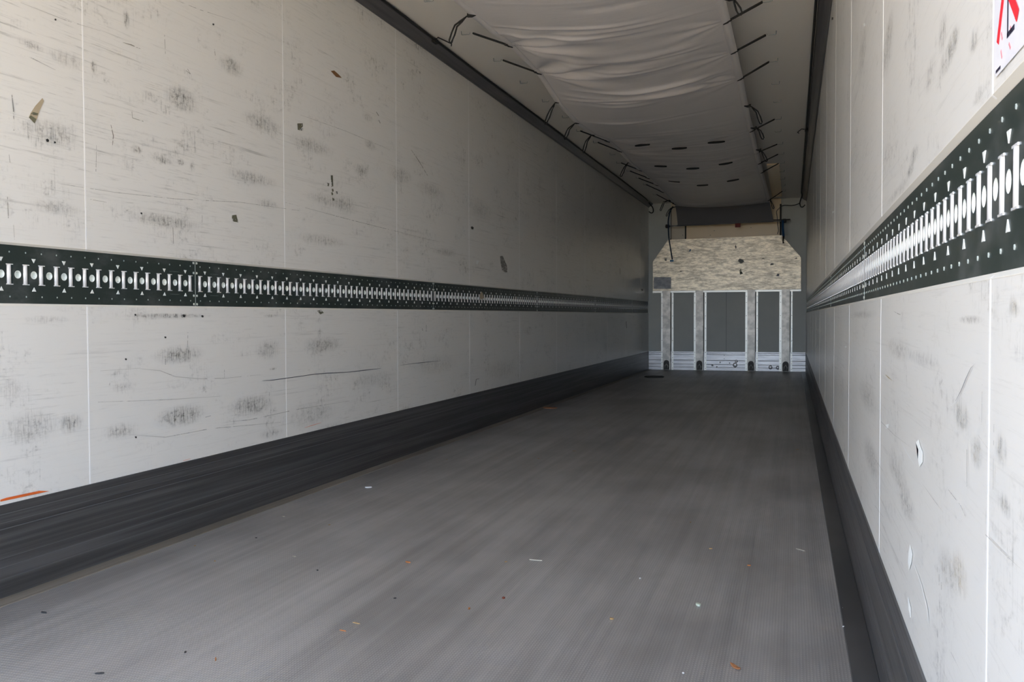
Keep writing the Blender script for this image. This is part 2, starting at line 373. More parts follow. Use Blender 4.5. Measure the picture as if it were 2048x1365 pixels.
# ------------------------------------------------------------------ cargo rails on both walls
PITCH = 0.06287; HZ = (ZT - ZB) / 2; ZR = (ZT + ZB) / 2
HR, SW, SH = 0.0125, 0.0115, 0.0312
def plate_mesh(n):
    """n cells long along +y from 0, front face at x=0 facing +x, each with a round hole and half a slot at either end"""
    bm = bmesh.new(); T = 0.004
    def q(*p): bm.faces.new([bm.verts.new(v) for v in p])
    def quad(y0, y1, z0, z1): q((0, y0, z0), (0, y1, z0), (0, y1, z1), (0, y0, z1))
    Ltot = n * PITCH; e = 0.0008
    quad(e, Ltot - e, SH, HZ); quad(e, Ltot - e, -HZ, -SH)
    for i in range(n + 1):
        c = i * PITCH
        if i in (0, n):                       # half cells at the joints have no hole
            quad(*((e, PITCH/2 - SW) if i == 0 else (c - PITCH/2 + SW, c - e)), -SH, SH); continue
        a, b = c - PITCH/2 + SW, c + PITCH/2 - SW
        K = 16; ring = [(c + HR*math.cos(2*math.pi*k/K), HR*math.sin(2*math.pi*k/K)*1.02) for k in range(K)]
        box = []
        for k in range(K):                   # matching points on the rectangle around the hole
            dy, dz = math.cos(2*math.pi*k/K), math.sin(2*math.pi*k/K); hy, hz = (b - a)/2, SH
            t_ = min(hy/abs(dy) if abs(dy) > 1e-9 else 1e9, hz/abs(dz) if abs(dz) > 1e-9 else 1e9)
            box.append((c + dy*t_, dz*t_))
        corner = math.atan2(SH, (b-a)/2)
        for k in range(K):
            k2 = (k+1) % K; A, B = 2*math.pi*k/K, 2*math.pi*(k+1)/K
            pts = [(0, *ring[k]), (0, *box[k])]
            for ca in (corner, math.pi-corner, math.pi+corner, 2*math.pi-corner):
                if A + 1e-6 < ca < B - 1e-6: pts.append((0, c + math.copysign((b-a)/2, math.cos(ca)), math.copysign(SH, math.sin(ca))))
            pts += [(0, *box[k2]), (0, *ring[k2])]
            q(*pts)
        for y in (a, b): q((0, y, -SH), (0, y, SH), (-T, y, SH), (-T, y, -SH))
    bmesh.ops.remove_doubles(bm, verts=bm.verts[:], dist=1e-5)
    for z in (-HZ, HZ): q((0, e, z), (0, Ltot-e, z), (-T, Ltot-e, z), (-T, e, z))
    for y in (e, Ltot-e): q((0, y, -HZ), (0, y, HZ), (-T, y, HZ), (-T, y, -HZ))
    return mesh('plate', bm, M_RAIL)
bm = bmesh.new()
add_tube(bm, [(-0.0066, 0, -SH), (-0.0066, 0, SH)], 0.0094, 12)
for s_ in (-1, 1):
    add_box(bm, (-0.004, -0.0128, s_*SH - 0.0014 + s_*0.0006), (0.0018, 0.0128, s_*SH + 0.0014 + s_*0.0006))
ME_BAR = mesh('bar', bm, M_GALV, False)
for p in ME_BAR.polygons:
    p.use_smooth = abs(p.normal.z) < 0.1 and len(p.vertices) == 4 and p.area > 1e-5 and p.index < 14
def cup(bm, y, K=16):
    rg = [[bm.verts.new((x, y + rr*math.cos(2*math.pi*k/K), rr*math.sin(2*math.pi*k/K))) for k in range(K)] for x, rr in ((0.0003, HR + 0.0006), (0.0003, HR - 0.0006), (-0.0150, HR - 0.0006))]
    for A, B in zip(rg, rg[1:]):
        for k in range(K): bm.faces.new((A[k], A[(k+1) % K], B[(k+1) % K], B[k]))
    bm.faces.new(rg[2])
bm = bmesh.new(); cup(bm, 0)
ME_LINER = mesh('hole_liner', bm, M_LINER)
def tri(bm, y, z, up):
    h, w_ = 0.0135, 0.0074; d = 0.0012
    pts = [(0.0, y - w_, z + (h/2)*up), (0.0, y + w_, z + (h/2)*up), (0.0, y, z - (h/2)*up)]
    A = [bm.verts.new((d if 1 else 0, p[1], p[2])) for p in pts]; B = [bm.verts.new((0, p[1]*1.0 + (p[1]-y)*0.2, p[2])) for p in pts]
    bm.faces.new(A)
    for i in range(3): bm.faces.new((A[i], A[(i+1) % 3], B[(i+1) % 3], B[i]))
bm = bmesh.new(); tri(bm, 0, 0.0465, 1); ME_TU = mesh('arrow_mark', bm, M_MARK)
bm = bmesh.new(); tri(bm, 0, -0.0465, -1); ME_TD = mesh('arrow_mark', bm, M_MARK)
bm = bmesh.new(); add_tube(bm, [(-0.001, 0, 0), (0.0022, 0, 0)], [0.006, 0.004], 8); ME_BOLT = mesh('bolt', bm, M_GALV2)
M_ETCH = plain('faint etched print', (0.15, 0.18, 0.18), 0.5)
ORD = ['first', 'second', 'third', 'fourth', 'fifth', 'sixth', 'seventh', 'eighth', 'ninth', 'tenth', 'eleventh', 'twelfth', 'thirteenth', 'fourteenth']
def rail(side, y0, n, idx, near):
    s = 1 if side == 'left' else -1
    NEAR = ['nearest', 'second nearest', 'third nearest', 'fourth nearest', 'fifth nearest']
    if idx == 0: lab = 'short dark cargo rail piece at the open rear edge of the %s wall' % side
    elif idx == 6: lab = 'farthest dark cargo rail section on the %s wall, ending at the bulkhead' % side
    else: lab = '%s full length dark perforated cargo rail section, %s wall' % (NEAR[idx-1], side)
    if side == 'left':
        loc = Vector((XL - REC, 0, 0)); rz = -math.atan(TL)
        loc = loc + Matrix.Rotation(rz, 3, 'Z') @ Vector((0, y0, ZR)); flip = 1
    else: loc = Vector((U + REC, y0 + n*PITCH, ZR)); rz = math.pi; flip = -1
    t = thing('cargo_rail', lab, 'cargo rail', loc, rz, 'cargo rail sections on the side walls')
    link('plate', plate_mesh(n), t)
    for i in range(n): link('bar', ME_BAR, t, (0, (i+0.5)*PITCH, 0))
    if near:
        for i in range(1, n): link('hole_liner', ME_LINER, t, (0, i*PITCH, 0))
        for i in range(1, n, 2):
            link('arrow_mark', ME_TU, t, (0, i*PITCH, 0)); link('arrow_mark', ME_TD, t, (0, i*PITCH, 0))
    else:
        bm = bmesh.new()
        for i in range(1, n): cup(bm, i*PITCH, 10)
        o = obj('hole_liners', bm, M_LINER, t); o['kind'] = 'stuff'
        bm = bmesh.new()
        for i in range(1, n, 2): tri(bm, i*PITCH, 0.0465, 1); tri(bm, i*PITCH, -0.0465, -1)
        o = obj('arrow_marks', bm, M_MARK, t); o['kind'] = 'stuff'
    bm = bmesh.new()
    for i in range(n):
        for z in (-0.0712, 0.0712):
            y = (i+0.5)*PITCH; v = [bm.verts.new((0.0015, y + a*0.0020, z + b*0.0027)) for a, b in ((1, 0), (0, 1), (-1, 0), (0, -1))]; c_ = [bm.verts.new((-0.0002, y + a*0.0024, z + b*0.0031)) for a, b in ((1, 0), (0, 1), (-1, 0), (0, -1))]
            bm.faces.new(v)
            for k in range(4): bm.faces.new((v[k], v[(k+1) % 4], c_[(k+1) % 4], c_[k]))
    o = obj('rivets', bm, M_RIVET, t); o['kind'] = 'stuff'
    for y in (0.010, n*PITCH - 0.010):
        for z in (-HZ + 0.008, -0.050, 0.044, HZ - 0.008): link('bolt', ME_BOLT, t, (0, y, z))
    boxs = bmesh.new(); add_box(boxs, (-0.003, -0.0012, -HZ), (0.0006, 0.0012, HZ)); obj('joint_strip', boxs, M_RIVET, t)
    if 0 < idx < 3:                          # faint etched print too small to read
        bm = bmesh.new(); rq = random.Random(idx)
        for y0_ in (0.098, n*PITCH - 0.155):
            for z in (0.045, -0.046):
                for k in range(9):
                    y_ = y0_ + k*0.0064; h_ = rq.uniform(0.0015, 0.0026); add_box(bm, (0.0001, y_, z - h_), (0.0003, y_ + 0.0028, z + h_*0.3))
        o = obj('etched_print', bm, M_ETCH, t); o['kind'] = 'stuff'
    return t
jl, jr = 3.13071, 3.00025
for side, j in (('left', jl), ('right', jr)):
    y = j - 40*PITCH; n = int((y - Y0)/PITCH); rail(side, y - n*PITCH, n, 0, False)
    for k in range(6):
        y = j + (k - 1)*40*PITCH; n = min(40, int((L - y)/PITCH)); rail(side, y, n, k + 1, k < (3 if side == 'left' else 2))

# ------------------------------------------------------------------ bulkhead guard: plate on four channels
def mark_shape(name, pts, m, parent, y, d=0.0015):
    bm = bmesh.new(); add_prism(bm, [(x, y, z) for x, z in pts], (0, -d, 0)); return obj(name, bm, m, parent)
YP = 14.58
gp = thing('bulkhead_guard', 'scuffed aluminium guard plate with cut corners standing on four channels against the bulkhead', 'guard panel', (-1.02, YP, 0))
def gl(bm_or): return bm_or
def gobj(name, bm, m, smooth=False):
    o = obj(name, bm, m, gp, smooth); o.data.transform(Matrix.Translation((1.02, -YP, 0))); return o
bm = bmesh.new()
add_prism(bm, [(x, YP, z) for x, z in ((-2.173, 1.290), (0.133, 1.290), (0.130, 1.787), (-0.163, 2.138), (-1.922, 2.119), (-2.174, 1.767))], (0, 0.02, 0))
gobj('plate', bm, M_PLATE)
for a, b in ((-2.173, -2.016), (-1.885, -1.484), (-1.361, -0.677), (-0.556, -0.153), (-0.031, 0.133)):
    bm = bmesh.new(); add_box(bm, (a, YP - 0.006, 1.258), (b, YP + 0.03, 1.286)); gobj('ledge', bm, M_FLANGE)
bm = bmesh.new(); add_prism(bm, [(x, YP - 0.0015, z) for x, z in ((-2.160, 1.325), (-1.875, 1.325), (-1.875, 1.512), (-2.160, 1.512))], (0, 0.0014, 0))
o = gobj('repair_patch', bm, strip_material('blue grey patch', (0.20, 0.21, 0.23), (0.34, 0.35, 0.37), 0.3, .4, .5, (8, 8, 12))); o['label'] = 'blue grey rectangular patch at the lower left of the plate'
for pts, m in ((((-1.605, 1.91), (-1.565, 1.925), (-1.560, 1.955), (-1.575, 1.96), (-1.585, 1.925)), M_BLUE),
               (((-1.98, 1.775), (-1.95, 1.775), (-1.95, 1.815), (-1.98, 1.815)), plain('grey tape', (0.36, 0.36, 0.34), .6)),
               (((-0.825, 1.75), (-0.775, 1.705), (-0.725, 1.735), (-0.745, 1.77), (-0.80, 1.79)), plain('dark grey tape', (0.27, 0.28, 0.27), .6)),
               (((-0.80, 1.60), (-0.775, 1.64), (-0.765, 1.58), (-0.745, 1.55), (-0.79, 1.53)), MKM['olive']),
               (((-0.33, 1.67), (-0.28, 1.68), (-0.275, 1.70), (-0.32, 1.705)), plain('grey mark', (0.2, 0.2, 0.2), .6)),
               (((-0.24, 1.50), (-0.195, 1.50), (-0.19, 1.53), (-0.225, 1.535)), plain('blue grey mark', (0.14, 0.17, 0.24), .6)),
               (((-0.87, 1.98), (-0.855, 2.01), (-0.845, 1.96), (-0.86, 1.945)), MKM['black']),
               (((-0.47, 1.765), (-0.44, 1.79), (-0.40, 1.765), (-0.44, 1.775)), MKM['black']),
               (((-1.74, 1.595), (-1.70, 1.60), (-1.70, 1.61), (-1.735, 1.61)), MKM['black']),
               (((0.03, 1.765), (0.08, 1.765), (0.06, 1.785)), MKM['black'])):
    bm = bmesh.new(); add_prism(bm, [(x, YP - 0.0012, z) for x, z in pts], (0, 0.0011, 0)); gobj('tape_scrap', bm, m)
for (f0, c0, c1, f1) in ((-2.042, -2.014, -1.889, -1.842), (-1.515, -1.482, -1.363, -1.314), (-0.708, -0.675, -0.558, -0.514), (-0.190, -0.151, -0.033, 0.008)):
    cx = (c0 + c1) / 2; zt_ = 1.262
    for a, b in ((f0, c0 - 0.002), (c1 + 0.018, f1)):
        bm = bmesh.new(); add_box(bm, (a, L - 0.026, 0.002), (b, L - 0.016, zt_)); gobj('flange', bm, M_FLANGE)
        for z in (0.03, 0.12, 0.2, 0.29, 0.48, 0.68, 0.88, 1.09, 1.19):
            bm = bmesh.new(); add_tube(bm, [((a+b)/2, L - 0.024, z), ((a+b)/2, L - 0.029, z)], 0.0055, 6); gobj('rivet', bm, M_DARK)
    bm = bmesh.new()
    add_prism(bm, [(c0 - 0.002, L - 0.018, 0.001), (c0, YP + 0.006, 0.001), (c1, YP + 0.006, 0.001), (c1 + 0.006, L - 0.018, 0.001)], (0, 0, zt_ + 0.028)); gobj('channel', bm, M_CHAN)
    bm = bmesh.new(); r_ = 0.047; arch = [(cx - r_, 0.004), (cx + r_, 0.004), (cx + r_, 0.11)] + [(cx + r_*math.cos(a), 0.11 + r_*1.1*math.sin(a)) for a in (0.5, 1.0, 1.57, 2.14, 2.64)] + [(cx - r_, 0.11)]
    add_prism(bm, [(x, YP + 0.0045, z) for x, z in arch], (0, 0.0014, 0)); gobj('drain_opening', bm, M_DARK)
    bm = bmesh.new()
    add_tube(bm, [(cx - 0.028, YP + 0.002, 0.02), (cx - 0.022, YP - 0.004, 0.07), (cx + 0.002, YP - 0.006, 0.105), (cx + 0.024, YP - 0.002, 0.06), (cx + 0.014, YP + 0.002, 0.02)], 0.0085, 6)
    gobj('bent_tongue', bm, M_FLANGE, True)

# ------------------------------------------------------------------ cream housing of the cooling unit, above the plate
hb = thing('cooling_unit_housing', 'cream painted cooling unit housing above the guard plate under the ceiling', 'housing', (-1.02, 14.61, 2.10))
def hobj(name, a, b, m):
    bm = bmesh.new(); add_box(bm, a, b); o = obj(name, bm, m, hb); o.data.transform(Matrix.Translation((1.02, -14.61, -2.10))); return o
hobj('casing', (-1.880, 14.618, 2.10), (-0.172, L - 0.001, 2.716), M_CREAM)
hobj('face_panel', (-1.876, 14.606, 2.105), (-1.662, 14.617, 2.714), M_CREAM2)
hobj('face_panel', (-1.636, 14.606, 2.105), (-1.288, 14.617, 2.714), M_CREAM)
hobj('face_panel', (-1.285, 14.606, 2.105), (-0.194, 14.617, 2.714), M_CREAM)
hobj('side_post', (-1.896, 14.602, 2.10), (-1.877, 14.6175, 2.63), M_BLACK); hobj('side_post', (-0.190, 14.602, 2.10), (-0.164, 14.6175, 2.63), M_BLACK)
hobj('seam_strip', (-1.661, 14.608, 2.105), (-1.637, 14.617, 2.714), M_BLACK)
for x, z in ((-1.70, 2.185), (-1.26, 2.17), (-1.20, 2.24), (-0.63, 2.27)): hobj('screw', (x, 14.602, z), (x + 0.009, 14.606, z + 0.009), M_DARK)
o = boxm('ceiling_bright_patch', (-0.300, 11.25, 2.700), (-0.155, 14.25, 2.7195), M_CREAM); tag(o, 'long cream strip standing in for a bright patch of ceiling beside the far end of the duct sheet', 'bright patch')  # cream colour stands in for daylight on this stretch of ceiling

# ------------------------------------------------------------------ fabric duct sheet slung below the ceiling
def itp(x, T_):
    if x <= T_[0][0]: return T_[0][1]
    for (a, b), (c, d) in zip(T_, T_[1:]):
        if x <= c:
            t_ = (x - a)/(c - a); t_ = t_*t_*(3 - 2*t_) if False else t_; return b + (d - b)*t_
    return T_[-1][1]
XLT = [(1.2, -1.76), (4.8, -1.752), (5.41, -1.728), (6.04, -1.722), (6.67, -1.742), (7.3, -1.738), (7.94, -1.735), (8.56, -1.737), (9.19, -1.728), (9.92, -1.748), (10.5, -1.735), (11.7, -1.722), (12.3, -1.725), (13.4, -1.700), (14.0, -1.730)]
ZLT = [(1.2, 2.60), (4.78, 2.600), (5.1, 2.600), (5.41, 2.612), (5.7, 2.603), (6.04, 2.602), (6.35, 2.572), (6.67, 2.534), (7.3, 2.505), (7.94, 2.530), (8.3, 2.57), (8.56, 2.598), (9.19, 2.605), (9.92, 2.600), (10.5, 2.609), (11.1, 2.609), (11.7, 2.606), (12.3, 2.600), (13.4, 2.575), (14.0, 2.59)]
XRT = [(1.2, -0.36), (5.0, -0.358), (5.4, -0.355), (6.03, -0.352), (6.67, -0.348), (8.6, -0.350), (9.9, -0.347), (11.1, -0.340), (13.6, -0.318), (14.0, -0.326)]
ZRT = [(1.2, 2.61), (5.39, 2.615), (5.7, 2.608), (6.03, 2.616), (6.35, 2.603), (6.67, 2.605), (7.3, 2.585), (7.94, 2.580), (8.62, 2.613), (9.3, 2.60), (9.9, 2.625), (10.5, 2.617), (11.1, 2.612), (12.3, 2.605), (13.6, 2.592), (14.0, 2.59)]
TIE_L = [(5.41, 1.0, -0.15), (6.04, 1.5, -0.42), (8.56, 1.0, -0.25), (9.19, 0.7, -0.1), (10.5, .5, -.1), (11.1, .6, -.1), (11.7, .6, -.1), (12.33, .7, 0.1), (13.4, .8, .1)]
TIE_R = [(5.39, 0.35, 0.1), (6.03, 0.35, 0.1), (6.67, 0.8, 0.45), (8.62, 0.9, 0.3), (9.89, 0.9, 0.25), (10.5, 0.6, 0.2), (11.12, 0.9, 0.5), (13.6, 0.6, 0.1)]
rnd = random.Random(3)
WR_ = [(rnd.uniform(1.2, 13.9), rnd.uniform(0.2, 0.8), rnd.uniform(0.2, 0.55), rnd.uniform(0.018, 0.045), rnd.uniform(-0.012, 0.009), rnd.uniform(-0.12, 0.3)) for _ in range(150)]
WR_ += [(6.35, 0.62, 0.35, 0.03, -0.022, 0.12), (6.46, 0.66, 0.34, 0.03, 0.020, 0.12), (6.56, 0.60, 0.40, 0.035, -0.016, 0.2), (5.62, 0.55, 0.45, 0.05, -0.012, 0.1), (5.75, 0.5, 0.4, 0.05, 0.010, 0.1)]
def sheet_z(s, y, x):
    z = itp(y, ZLT)*(1 - s) + itp(y, ZRT)*s
    sag = 0.095 + 0.02*math.sin(y*1.3) if y > 4 else 0.09
    if y > 13.2: sag *= max(0.55, 1 - (y - 13.2)*0.45)
    z -= sag*4*s*(1 - s)*(0.9 + 0.1*math.sin(5*s + y))
    for ty, am, an in TIE_L:
        dx, dy = x - itp(ty, XLT), y - ty; r = math.hypot(dx, dy)
        if r < 1.0:
            th = math.atan2(dy, dx) - an
            z += am*0.020*math.exp(-((r - 0.28)/0.30)**2)*math.cos(th*11)*math.exp(-(th/0.75)**2)
    for ty, am, an in TIE_R:
        dx, dy = itp(ty, XRT) - x, y - ty; r = math.hypot(dx, dy)
        if r < 0.9:
            th = math.atan2(dy, dx) + an
            z += am*0.014*math.exp(-((r - 0.22)/0.24)**2)*math.cos(th*11)*math.exp(-(th/0.7)**2)
    for wy, ws, ww, wd, wa, wc in WR_:
        if abs(y - wy) < 0.7:
            t_ = (s - ws)/ww
            if abs(t_) < 1: z += wa*(1 - t_*t_)**2*math.exp(-((y - wy - wc*(s - ws)**2*2 + 0.10*wc)/wd)**2)
    return z
duct = thing('duct_sheet', 'long white fabric air duct sheet slung under the ceiling with tied edges', 'duct sheet', (-1.04, 1.2, 2.6))
dofs = Matrix.Translation((1.04, -1.2, -2.6))
def dobj(name, bm, m, smooth=True): o = obj(name, bm, m, duct, smooth); o.data.transform(dofs); return o
NS, YS = 70, []
y = 1.2
while y < 13.95: YS.append(y); y += 0.09 if y < 4.2 else 0.014 if y < 9 else 0.02
YS.append(13.95)
bm = bmesh.new(); rows = []
for y in YS:
    a, b = itp(y, XLT), itp(y, XRT)
    rows.append([bm.verts.new((a + (b - a)*i/NS, y, sheet_z(i/NS, y, a + (b - a)*i/NS))) for i in range(NS + 1)])
for r0, r1 in zip(rows, rows[1:]):
    for i in range(NS): bm.faces.new((r0[i], r0[i+1], r1[i+1], r1[i]))
dobj('sheet', bm, M_SHEET)
for side in (0, 1):
    bm = bmesh.new(); last = None
    for k in range(0, len(YS), 3):
        y = YS[k]; x = itp(y, XLT if side == 0 else XRT); sg = 1 if side == 0 else -1
        z0 = sheet_z(side, y, x); sw = 0.045/1.4; z1 = sheet_z(sw if side == 0 else 1 - sw, y, x + sg*0.045)
        cur = [bm.verts.new(p) for p in ((x - sg*0.003, y, z0 + 0.002), (x - sg*0.003, y, z0 - 0.004), (x + sg*0.045, y, z1 - 0.003), (x + sg*0.045, y, z1 + 0.001))]
        if last:
            for i in range(4): bm.faces.new((last[i], last[(i+1) % 4], cur[(i+1) % 4], cur[i]))
        last = cur
    dobj('hem', bm, M_HEM)
bm = bmesh.new(); prev = None                       # end flap: turns down to the bar
for t_ in [k/10 for k in range(11)]:
    zb = 2.312 + 0.0; xa = -1.735 + t_*0.012; xb = -0.326 + 0.05*t_
    row = []
    for i in range(31):
        s = i/30; x = xa + (xb - xa)*s; z0 = sheet_z(s, 13.95, x); z = z0 + (zb - z0 + 0.012*s)*t_ - 0.012*math.sin(math.pi*t_)*0
        if i < 4 and t_ < 0.9: z = z
        row.append(bm.verts.new((x, 13.95 + 0.24*t_**0.6 + 0.006*math.sin(9*s + 5*t_), z)))
    if prev:
        for i in range(30): bm.faces.new((prev[i], prev[i+1], row[i+1], row[i]))
    prev = row
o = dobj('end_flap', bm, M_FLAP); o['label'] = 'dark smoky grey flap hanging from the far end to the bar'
for xs, ysl, ln, dz in [(-1.40, 8.70, 0.075, 0), (-1.065, 8.88, 0.075, 0), (-0.70, 8.77, 0.080, 1), (-1.395, 9.92, 0.07, 0), (-1.055, 10.03, 0.072, 0), (-0.69, 9.88, 0.072, 1), (-1.385, 11.03, 0.07, 0), (-1.06, 11.20, 0.07, 0), (-0.685, 11.05, 0.07, 1)]:
    bm = bmesh.new(); K = 14; top = []; bot = []
    for k in range(K + 1):
        u = -1 + 2*k/K; x = xs + u*ln; s = (x - itp(ysl, XLT))/(itp(ysl, XRT) - itp(ysl, XLT)); hw = 0.030*math.sqrt(max(0, 1 - u*u)) + 0.002
        yy = ysl + 0.01*u*(1 if dz else -1)
        z0 = sheet_z(s, yy, x)
        top.append((x, yy - hw, z0 - 0.007)); bot.append((x, yy + hw, z0 - 0.007 - 0.006))
    add_prism(bm, top + bot[::-1], (0, 0, 0.004)); o = dobj('vent_slit', bm, M_BLACK, False)
bm = bmesh.new(); add_box(bm, (-0.845, 14.165, 2.244), (-0.763, 14.17, 2.305)); o = dobj('tag', bm, M_RED, False); o['label'] = 'dark red tag hanging from the lower edge of the flap'
bm = bmesh.new()
add_tube(bm, [(-1.735, 14.20, 2.306), (-0.27, 14.20, 2.322)], 0.011, 8); dobj('lower_hem', bm, M_FLAP)
# bar that holds the lower edge
br = thing('retaining_bar', 'bright steel bar holding the lower end of the duct sheet in front of the housing', 'bar', (-1.0, 14.225, 2.315))
bo = Matrix.Translation((1.0, -14.225, -2.315))
def brobj(name, bm, m, smooth=False): o = obj(name, bm, m, br, smooth); o.data.transform(bo); return o
bm = bmesh.new(); add_tube(bm, [(-1.93, 14.225, 2.302), (-0.022, 14.225, 2.328)], 0.009, 8); brobj('rod', bm, M_ROD, True)
for x, z in ((-1.885, 2.303), (-0.115, 2.327)):
    bm = bmesh.new(); add_box(bm, (x - 0.035, 14.205, z - 0.03), (x + 0.025, 14.245, z + 0.028)); bmesh.ops.bevel(bm, geom=bm.edges[:], offset=0.008, segments=1, affect='EDGES'); brobj('clamp', bm, M_BLACK)
bm = bmesh.new(); add_box(bm, (-0.30, 14.21, 2.338), (-0.03, 14.24, 2.350)); brobj('rubber_strip', bm, M_BLACK)
# thin upright wall tracks behind the straps
for x, lab in ((-1.905, 'left'), (-0.095, 'right')):
    bm = bmesh.new(); add_box(bm, (x - 0.02, 14.60, 2.14), (x + 0.02, L, 2.66))
    o = obj('wall_track', bm, M_BULK); tag(o, 'slim upright grey track on the bulkhead beside the %s end of the housing' % lab, 'track')

# ------------------------------------------------------------------ hooks and elastic cords
HOOKS_R = [[-0.144,5.393],[-0.135,6.029],[-0.135,6.67],[-0.132,7.32],[-0.13,7.938],[-0.132,8.625],[-0.14,9.21],[-0.13,9.886],[-0.126,10.5],[-0.122,11.123],[-0.129,11.779],[-0.129,12.428],[-0.128,13.051],[-0.127,13.63]]
HOOKS_L = [[-1.998,4.779],[-2.008,5.408],[-2.002,6.038],[-1.998,6.672],[-1.995,7.301],[-1.982,7.944],[-1.996,8.564],[-1.964,9.185],[-1.933,9.924],[-1.967,10.499],[-1.956,11.117],[-1.937,11.721],[-1.94,12.331],[-1.965,13.393]]
TAUT_R = [(0,[-0.172,5.393,2.698],[-0.354,5.393,2.614]),(1,[-0.17,6.029,2.698],[-0.351,6.029,2.616]),(2,[-0.166,6.67,2.698],[-0.346,6.67,2.603]),(5,[-0.163,8.625,2.698],[-0.346,8.625,2.613]),(7,[-0.159,9.886,2.698],[-0.344,9.886,2.629]),(8,[-0.159,10.5,2.698],[-0.337,10.5,2.617]),(9,[-0.158,11.123,2.698],[-0.328,11.123,2.611]),(13,[-0.142,13.63,2.698],[-0.309,13.63,2.586])]
TAUT_L = [(1,[-1.957,5.408,2.698],[-1.736,5.408,2.607]),(2,[-1.96,6.038,2.698],[-1.722,6.038,2.596]),(6,[-1.986,8.564,2.698],[-1.737,8.564,2.591]),(7,[-1.943,9.185,2.698],[-1.731,9.185,2.603]),(9,[-1.94,10.499,2.698],[-1.735,10.499,2.609]),(10,[-1.943,11.117,2.698],[-1.737,11.117,2.609]),(11,[-1.935,11.721,2.698],[-1.72,11.721,2.606]),(12,[-1.931,12.331,2.698],[-1.727,12.331,2.596]),(13,[-1.941,13.393,2.698],[-1.697,13.393,2.557])]
LOOSE_L = [[[-1.757,4.779,2.593],[-1.833,4.779,2.539],[-1.867,4.779,2.455]],[[-1.74,6.672,2.536],[-1.779,6.672,2.474],[-1.824,6.672,2.374]],[[-1.731,7.301,2.505],[-1.792,7.301,2.455],[-1.826,7.301,2.378]],[[-1.731,7.944,2.533],[-1.786,7.944,2.469],[-1.814,7.944,2.376]],[[-1.752,9.924,2.607],[-1.797,9.924,2.542],[-1.837,9.924,2.455]],[[-1.744,13.293,2.591],[-1.817,13.293,2.572],[-1.869,13.293,2.449]],[[-1.769,13.9,2.567],[-1.823,13.9,2.515],[-1.861,13.9,2.432]]]
LOOSE_R = [[[-0.307,4.9,2.57],[-0.289,4.9,2.531],[-0.268,4.9,2.484]],[[-0.325,7.32,2.546],[-0.271,7.32,2.491],[-0.24,7.32,2.402]],[[-0.302,7.938,2.495],[-0.269,7.938,2.463],[-0.244,7.938,2.398]],[[-0.306,9.21,2.533],[-0.277,9.21,2.482],[-0.248,9.21,2.416]],[[-0.336,13.9,2.651],[-0.293,13.9,2.552],[-0.271,13.9,2.484]]]
def hook_mesh(s):
    bm = bmesh.new()
    add_tube(bm, [(s*0.030, 0, 0.0245), (s*0.028, 0, 0.003), (s*0.024, 0, 0.0), (-s*0.022, 0.0, 0.0), (-s*0.028, 0, 0.003), (-s*0.029, 0.0, 0.010)], 0.0023, 6)
    return mesh('ceiling_hook', bm, M_HOOK, True)
HM = {1: hook_mesh(1), -1: hook_mesh(-1)}
def hooks(H_, side, taut):
    s = 1 if side == 'right' else -1; t_ids = {c[0] for c in taut}
    for i, (x, y) in enumerate(H_):
        o = link('ceiling_hook', HM[s], None, (x, y, 2.695))
        tag(o, 'ceiling hook, %s from the open rear in the %s row, %s' % (ORD[i], side, 'holding a cord' if i in t_ids else 'bare'), 'hook', 'ceiling hooks in the %s row' % side)
hooks(HOOKS_R, 'right', TAUT_R); hooks(HOOKS_L, 'left', TAUT_L)
def cord(a, b, s, k, side):
    a, b = Vector(a), Vector(b); d = (b - a); n = Vector((0, 1, 0))
    lab = '%s taut black cord from the open rear, %s edge of duct sheet' % (ORD[k], side)
    t = thing('elastic_cord', lab, 'cord', a, 0, 'taut cords on the %s edge of the duct sheet' % side)
    for w_ in (-0.0058, 0.0058):
        bm = bmesh.new(); add_tube(bm, [Vector((0, w_*0.9, 0)), d*0.2 + n*w_*1.1, d*0.85 + n*w_*0.6, d], 0.0062, 6); obj('strand', bm, M_CORD, t, True)
    bm = bmesh.new(); bmesh.ops.create_icosphere(bm, subdivisions=1, radius=0.011)
    for v in bm.verts: v.co = Vector((v.co.x*1.2, v.co.y*0.9, v.co.z*1.0)) + d
    obj('knot', bm, M_CORD, t, True)
    bm = bmesh.new(); e = d + Vector((-s*0.014, 0.006, -0.012)); add_tube(bm, [d, e, e + Vector((-s*0.026, 0.012, -0.006))], [0.006, 0.005, 0.003], 6); obj('tail', bm, M_CORD, t, True)
for k, (i, a, b) in enumerate(TAUT_R): cord(a, b, 1, k, 'right')
for k, (i, a, b) in enumerate(TAUT_L): cord(a, b, -1, k, 'left')
